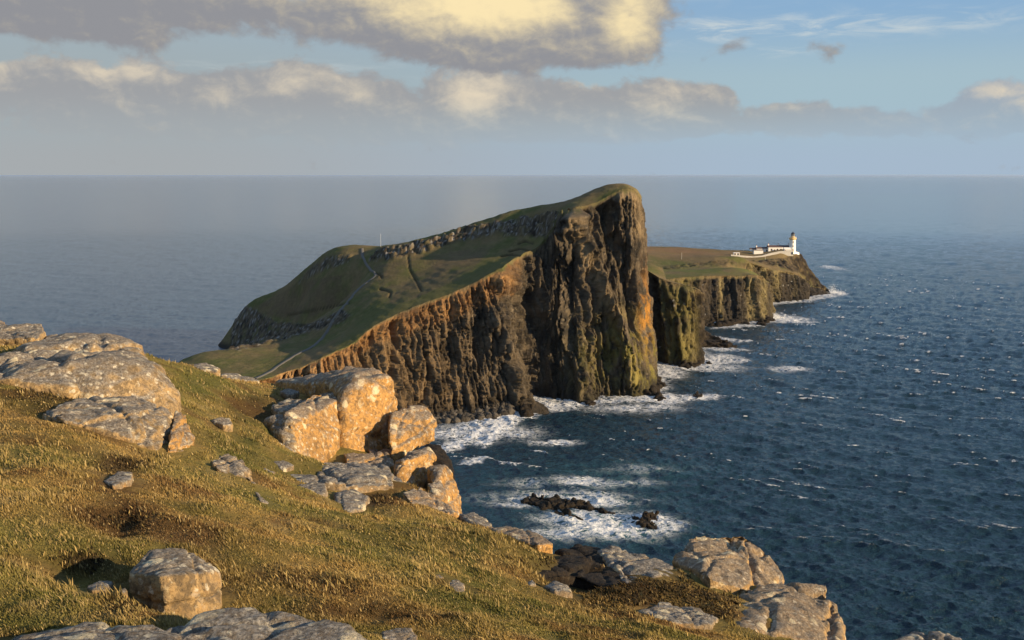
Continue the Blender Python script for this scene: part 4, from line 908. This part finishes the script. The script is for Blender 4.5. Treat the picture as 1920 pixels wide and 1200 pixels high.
# calmer in the lee on the far left
lee = 1 - .6 * sstep(20, -160, X0 / np.maximum(Y0, 1) * 600)
h1, x1, y1 = samp(T1, 173.0, X0, Y0); h2, x2, y2 = samp(T2, 617.0, X0 * .97 - Y0 * .24, Y0 * .97 + X0 * .24)
ZZ = (a1 * h1 * gust + a2 * h2) * lee; XX = X0 + (a1 * x1 * gust + a2 * x2) * 1.05 * lee; YY = Y0 + (a1 * y1 * gust + a2 * y2) * 1.05 * lee
near = (Y0 > 200) & (Y0 < 1300) & (np.abs(X0) < 500)
fo = np.zeros_like(X0); tq = np.zeros_like(X0); xs_, ys_ = X0[near], Y0[near]
fm = np.zeros(xs_.shape); tm = np.zeros(xs_.shape)
fpoly = np.array(footP)[4:, :2]; fpoly2 = np.array(f2)[:, :2]
q_ = np.stack([xs_ / 14, ys_ / 14, 0 * xs_], -1); n_a = fbm(q_, 4, .6, 3); n_b = fbm(q_ * 3.1, 4, .6, 8)
d = dpoly(xs_, ys_, fpoly); fm = np.maximum(fm, np.exp(-(d / 7)) * (.95 + .9 * n_a))
d = dpoly(xs_, ys_, fpoly2); fm = np.maximum(fm, np.exp(-(d / 8)) * (.95 + .9 * n_a))


def streak(line, w, a, wob=5.0):
    global fm
    L = [S(*p)[:2] for p in line]; d = dpoly(xs_ + wob * n_a, ys_ + wob * n_b, L); fm = np.maximum(fm, a * np.exp(-(d / w) ** 2) * (1 + .6 * n_b))


def patch(px, py, rx, ry, a, turq=0.0):
    global fm, tm
    x, y, z = S(px, py); e = np.exp(-((xs_ - x) / rx) ** 2 - ((ys_ - y) / ry) ** 2); fm = np.maximum(fm, a * e * (1 + .9 * n_a)); tm = np.maximum(tm, turq * e)


streak([(820, 845), (870, 825), (930, 795), (985, 775)], 5, 1.0); streak([(830, 815), (880, 800), (950, 780)], 6, .9); streak([(905, 830), (935, 812), (950, 795), (960, 780)], 4, 1.05); streak([(870, 870), (910, 858)], 2.5, .7)
patch(905, 810, 26, 18, .72); patch(1010, 762, 22, 12, .8); streak([(985, 752), (1050, 758), (1100, 757)], 5, .8); streak([(1110, 752), (1200, 750), (1240, 740)], 6, .85); patch(1180, 765, 30, 12, .55)
patch(1235, 748, 14, 12, 1.0); patch(1308, 744, 10, 7, 1.05); streak([(1285, 748), (1330, 742)], 3, .8); patch(1250, 700, 12, 20, .7); streak([(1228, 700), (1240, 690), (1300, 692)], 6, .75)
patch(1335, 672, 18, 16, .95); streak([(1300, 692), (1350, 680), (1395, 675)], 5, .8); patch(1340, 690, 22, 14, .6); patch(1360, 655, 16, 10, .8); streak([(1330, 630), (1380, 640), (1400, 640)], 6, .6)
patch(1465, 598, 20, 18, 1.05); streak([(1440, 602), (1480, 605), (1520, 604)], 7, .7); streak([(1345, 615), (1420, 610)], 6, .6); patch(1480, 692, 12, 10, .8); patch(1565, 549, 9, 18, 1.2); streak([(1515, 562), (1560, 556)], 6, .7); streak([(1445, 570), (1510, 565)], 8, .6); patch(1555, 500, 14, 60, .55)
patch(1110, 975, 17, 10, 1.0, 1.0); patch(1150, 990, 18, 10, .9, 1.0); patch(1175, 970, 13, 8, .85, .8); patch(1210, 985, 12, 9, 1.0, .6); patch(1060, 935, 30, 10, .55, .5); patch(1085, 900, 9, 6, .9, .3); patch(1040, 830, 10, 4, .8); patch(960, 945, 10, 6, .45, .3); patch(1130, 940, 11, 6, .8, .7); patch(1000, 905, 18, 7, .35, .3); patch(1200, 880, 24, 10, .28, .5); patch(1150, 905, 20, 7, .40, .6);  patch(1080, 1000, 20, 8, .5, .5)
fo[near] = fm; tq[near] = tm; ZZ[near] += .7 * np.clip(fm - .3, 0, 1) * np.clip(.5 + 1.6 * n_b, 0, 2)
# whitecaps on the steepest crests
wc = (1 - sstep(5, 12, DR)) * sstep(1.75, 2.5, h2 * .55 + h1 * .75 + 1.3 * fbm(np.stack([X0 / 70, Y0 / 70, 0 * X0 + 3], -1), 3)) * (X0 / np.maximum(Y0, 1) > -.12) * sstep(240, 420, Y0)
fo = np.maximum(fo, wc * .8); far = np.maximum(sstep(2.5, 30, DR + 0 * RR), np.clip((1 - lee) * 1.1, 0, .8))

m, nt, b, P, g = new_mat('sea_water')
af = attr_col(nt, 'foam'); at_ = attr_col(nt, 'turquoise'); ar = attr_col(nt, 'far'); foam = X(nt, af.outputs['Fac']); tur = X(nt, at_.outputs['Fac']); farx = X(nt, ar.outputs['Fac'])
v = mapping(nt, P, (1, 1, 1)); lace = noise(nt, mapping(nt, P, (.6, 1.1, 1), (0, 0, .35)), .17, 7, .62, 2.2); lace2 = noise(nt, v, .55, 7, .68, 1.6)
fil = ((lace - .5)._op('ABSOLUTE') * 9.0).rsub(1.0).mx(0.0); fil2 = ((lace2 - .5)._op('ABSOLUTE') * 7.0).rsub(1.0).mx(0.0)
solid = (foam * 1.4 - 1.0 + (lace2 - .5) * 3.2 + (lace - .5) * 1.6).sst(0.0, .40)
ff = solid.mx((fil * .8 + fil2 * .6).sst(.45, .95) * foam.sst(.08, .6) * .9)
c = mixc(nt, tur * .8, mixc(nt, farx, (.012, .034, .052), (.016, .062, .130)), (.03, .12, .14)); c = mixc(nt, ff, c, (.72, .74, .76))  # far water's blue raised in the base colour in place of sky reflection
nt.links.new(c, b.inputs['Base Color']); b.inputs['IOR'].default_value = 1.333
lk(nt, ff * .6 + farx * .05 + .07, b.inputs['Roughness'])
bump(nt, b, noise(nt, mapping(nt, P, (1, 1.5, 1), (0, 0, .43)), .42, 6, .62) * 1.0 + noise(nt, P, 1.7, 5, .62) * .3, 1.0, 1.0); [lk(nt, (farx * -.88) + 1.0, n_.inputs['Strength']) for n_ in nt.nodes if n_.bl_idname == 'ShaderNodeBump']
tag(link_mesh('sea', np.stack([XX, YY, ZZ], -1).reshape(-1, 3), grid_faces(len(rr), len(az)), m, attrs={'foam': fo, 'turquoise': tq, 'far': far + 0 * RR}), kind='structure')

# spray thrown up where the swell breaks
def spray(label, px, py, w, h, seed):
    x, y, z = S(px, py); r = np.random.default_rng(seed); n = 420; t = r.random(n); a = r.normal(size=(n, 2)) * (.25 + .6 * (1 - t))[:, None]
    p = np.c_[x + a[:, 0] * w, y + a[:, 1] * w * .8, t ** 1.6 * h]; s_ = .28 * (1.25 - t) * (.5 + r.random(n)); V = (iv[None] * s_[:, None, None] + p[:, None]).reshape(-1, 3); F = (ifc[None] + (np.arange(n) * len(iv))[:, None, None]).reshape(-1, 3)
    return tag(link_mesh('sea_spray', V, F, FOAMM), label, 'sea spray', kind='stuff')
FOAMM = mat_plain('white_spray', (.80, .82, .84), .95)
spray('white spray bursting at the outermost tip below the lighthouse', 1561, 550, 6, 9, 1); spray('white spray at the seaward corner of the third headland', 1452, 596, 6, 4, 2)

# ================================================================== turf on the foreground
gmaxg = np.full((700, 900), -1e9)       # highest rock over each patch of ground, so no blade grows out of stone
for co in ROCKS[:FG]:
    i = ((co[:, 0] + 60) / .1).astype(int); j = (co[:, 1] / .1).astype(int); ok = (i > 0) & (i < 899) & (j > 0) & (j < 699)
    for di in (0, 1, -1):
        for dj in (0, 1, -1): np.maximum.at(gmaxg, (np.clip(j[ok] + dj, 0, 699), np.clip(i[ok] + di, 0, 899)), co[ok, 2])


def grass_points(n, ymin, ymax):
    u = RNG.random(n); y = 1 / (1 / ymin + u * (1 / ymax - 1 / ymin)); x = (RNG.random(n) * 1.36 - .72) * y * 1.0
    z, out = ground_height(x, y); i = np.clip(((x + 60) / .1).astype(int), 0, 899); j = np.clip((y / .1).astype(int), 0, 699)
    ok = (out < .25) & (gmaxg[j, i] < z + .01); return x[ok], y[ok], z[ok]


def turf(name, n, ymin, ymax, hlo, hhi, colfun, wk=1.0, lean=.55, sel=None):
    x, y, z = grass_points(n, ymin, ymax); px, py = proj(np.stack([x, y, z], -1))
    if sel is not None: k = sel(px, py); x, y, z, px, py = x[k], y[k], z[k], px[k], py[k]
    n = len(x); q = np.stack([x, y, 0 * x], -1); cl = fbm(q / .9, 3, .6, 30); tuft = sstep(-.05, .35, cl)
    h = (hlo + (hhi - hlo) * RNG.random(n)) * (.6 + 1.0 * tuft) * (.75 + y / 60); w = wk * (.0035 + y * .00042) * (.6 + .8 * RNG.random(n))
    a = RNG.random(n) * 2 * np.pi; ln = lean * h * (.3 + RNG.random(n)); wind = np.array([-.75, .25])
    dx = np.cos(a) * ln * .7 + wind[0] * ln * .8; dy = np.sin(a) * ln * .7 + wind[1] * ln * .8; b_ = RNG.random(n) * np.pi; wx, wy = np.cos(b_) * w, np.sin(b_) * w
    base = np.stack([x, y, z - .01], -1); W = np.stack([wx, wy, 0 * x], -1); M_ = base + np.stack([dx * .35, dy * .35, h * .6], -1); Tp = base + np.stack([dx, dy, h], -1)
    V = np.stack([base - W, base + W, M_ + W * .75, M_ - W * .75, Tp], 1); k0 = np.arange(n)[:, None] * 5
    F = np.concatenate([k0 + np.array([0, 1, 2]), k0 + np.array([0, 2, 3]), k0 + np.array([3, 2, 4])]); c = colfun(x, y, px, py, n, tuft)
    return link_mesh(name, V.reshape(-1, 3), F, M_BLADE, col=np.repeat(c, 5, axis=0), smooth=False)


m, nt, b, P, g = new_mat('grass_blade'); M_BLADE = m; ac = attr_col(nt).outputs[0]; nt.links.new(ac, b.inputs['Base Color']); b.inputs['Roughness'].default_value = .7; b.inputs['Specular IOR Level'].default_value = .15
tr = nt.nodes.new('ShaderNodeBsdfTranslucent'); nt.links.new(ac, tr.inputs[0]); ms_ = nt.nodes.new('ShaderNodeMixShader'); ms_.inputs[0].default_value = .22
nt.links.new(b.outputs[0], ms_.inputs[1]); nt.links.new(tr.outputs[0], ms_.inputs[2]); nt.links.new(ms_.outputs[0], nt.nodes['Material Output'].inputs[0])


def gcol(x, y, px, py, n, tuft):
    c = moor_col(x, y, px, py) * (.75 + .55 * RNG.random(n))[:, None]
    s = (RNG.random(n) < .05 + .15 * tuft)[:, None]; return np.where(s, C(.42, .32, .15) * (.65 + .5 * RNG.random(n))[:, None], c)


tag(turf('grass', 860000, 9, 48, .025, .062, gcol, .8), 'short golden brown turf over the clifftop', 'grass', kind='stuff')
def tsel(px, py):
    k = sum(a * np.exp(-((px - cx) / rx) ** 2 - ((py - cy) / ry) ** 2) for cx, cy, rx, ry, a in ((870, 1030, 70, 40, 1), (980, 1050, 70, 22, 1), (380, 895, 40, 20, 1), (90, 860, 110, 26, .8), (60, 1000, 60, 60, .5), (120, 1060, 40, 40, .8), (240, 1130, 50, 34, .9), (860, 1080, 60, 20, .9), (470, 690, 120, 20, .5), (560, 1080, 200, 50, .35), (1100, 1150, 150, 20, .4)))
    return k * .5 + .02 > RNG.random(len(px))
def tcol(x, y, px, py, n, t): return mixn(RNG.random(n) ** 1.5, C(.40, .29, .115), C(.16, .13, .04)) * (.75 + .4 * RNG.random(n))[:, None]
def clump(px, py):
    return tsel(px, py)
tag(turf('tussock_grass', 240000, 9, 46, .06, .13, tcol, .9, .8, clump), 'longer straw coloured tufts of grass along the edge and the hollows', 'grass', kind='stuff')
hsel = lambda px, py: (1.2 * np.exp(-((px - 1230) / 130) ** 2 - ((py - 1112) / 40) ** 2) + .9 * np.exp(-((px - 225) / 60) ** 2 - ((py - 975) / 20) ** 2) + .8 * np.exp(-((px - 150) / 70) ** 2 - ((py - 1055) / 24) ** 2) + .8 * np.exp(-((px - 225) / 60) ** 2 - ((py - 872) / 16) ** 2) + .7 * np.exp(-((px - 110) / 100) ** 2 - ((py - 742) / 18) ** 2) + .7 * np.exp(-((px - 690) / 70) ** 2 - ((py - 935) / 18) ** 2) + .7 * np.exp(-((px - 1010) / 60) ** 2 - ((py - 1052) / 16) ** 2) + np.exp(-((px - 1350) / 60) ** 2 - ((py - 1150) / 26) ** 2) + .8 * np.exp(-((px - 250) / 60) ** 2 - ((py - 1135) / 36) ** 2) + .6 * np.exp(-((px - 1490) / 40) ** 2 - ((py - 1190) / 20) ** 2)) > RNG.random(len(px)) * .9 + .25
tag(turf('heather', 420000, 10, 27, .04, .09, lambda x, y, px, py, n, t: mixn(RNG.random(n) ** 2, C(.016, .012, .007), C(.085, .058, .022)), 1.5, .9, hsel), 'dark brown heather in the hollows among the rocks', 'heather', kind='stuff')

# ================================================================== the air
if HAZE_DENSITY > 0:
    hb = MB().box((0, 0, -3), (460000, 460000, H + 3.6)); m = bpy.data.materials.new('sea_air'); m.use_nodes = True; nt = m.node_tree; nt.nodes.clear()
    pv = nt.nodes.new('ShaderNodeVolumePrincipled'); pv.inputs['Density'].default_value = HAZE_DENSITY; pv.inputs['Color'].default_value = (.58, .74, 1.0, 1); pv.inputs['Anisotropy'].default_value = .2
    oo = nt.nodes.new('ShaderNodeOutputMaterial'); nt.links.new(pv.outputs[0], oo.inputs['Volume']); tag(hb.build('haze', m), kind='stuff')
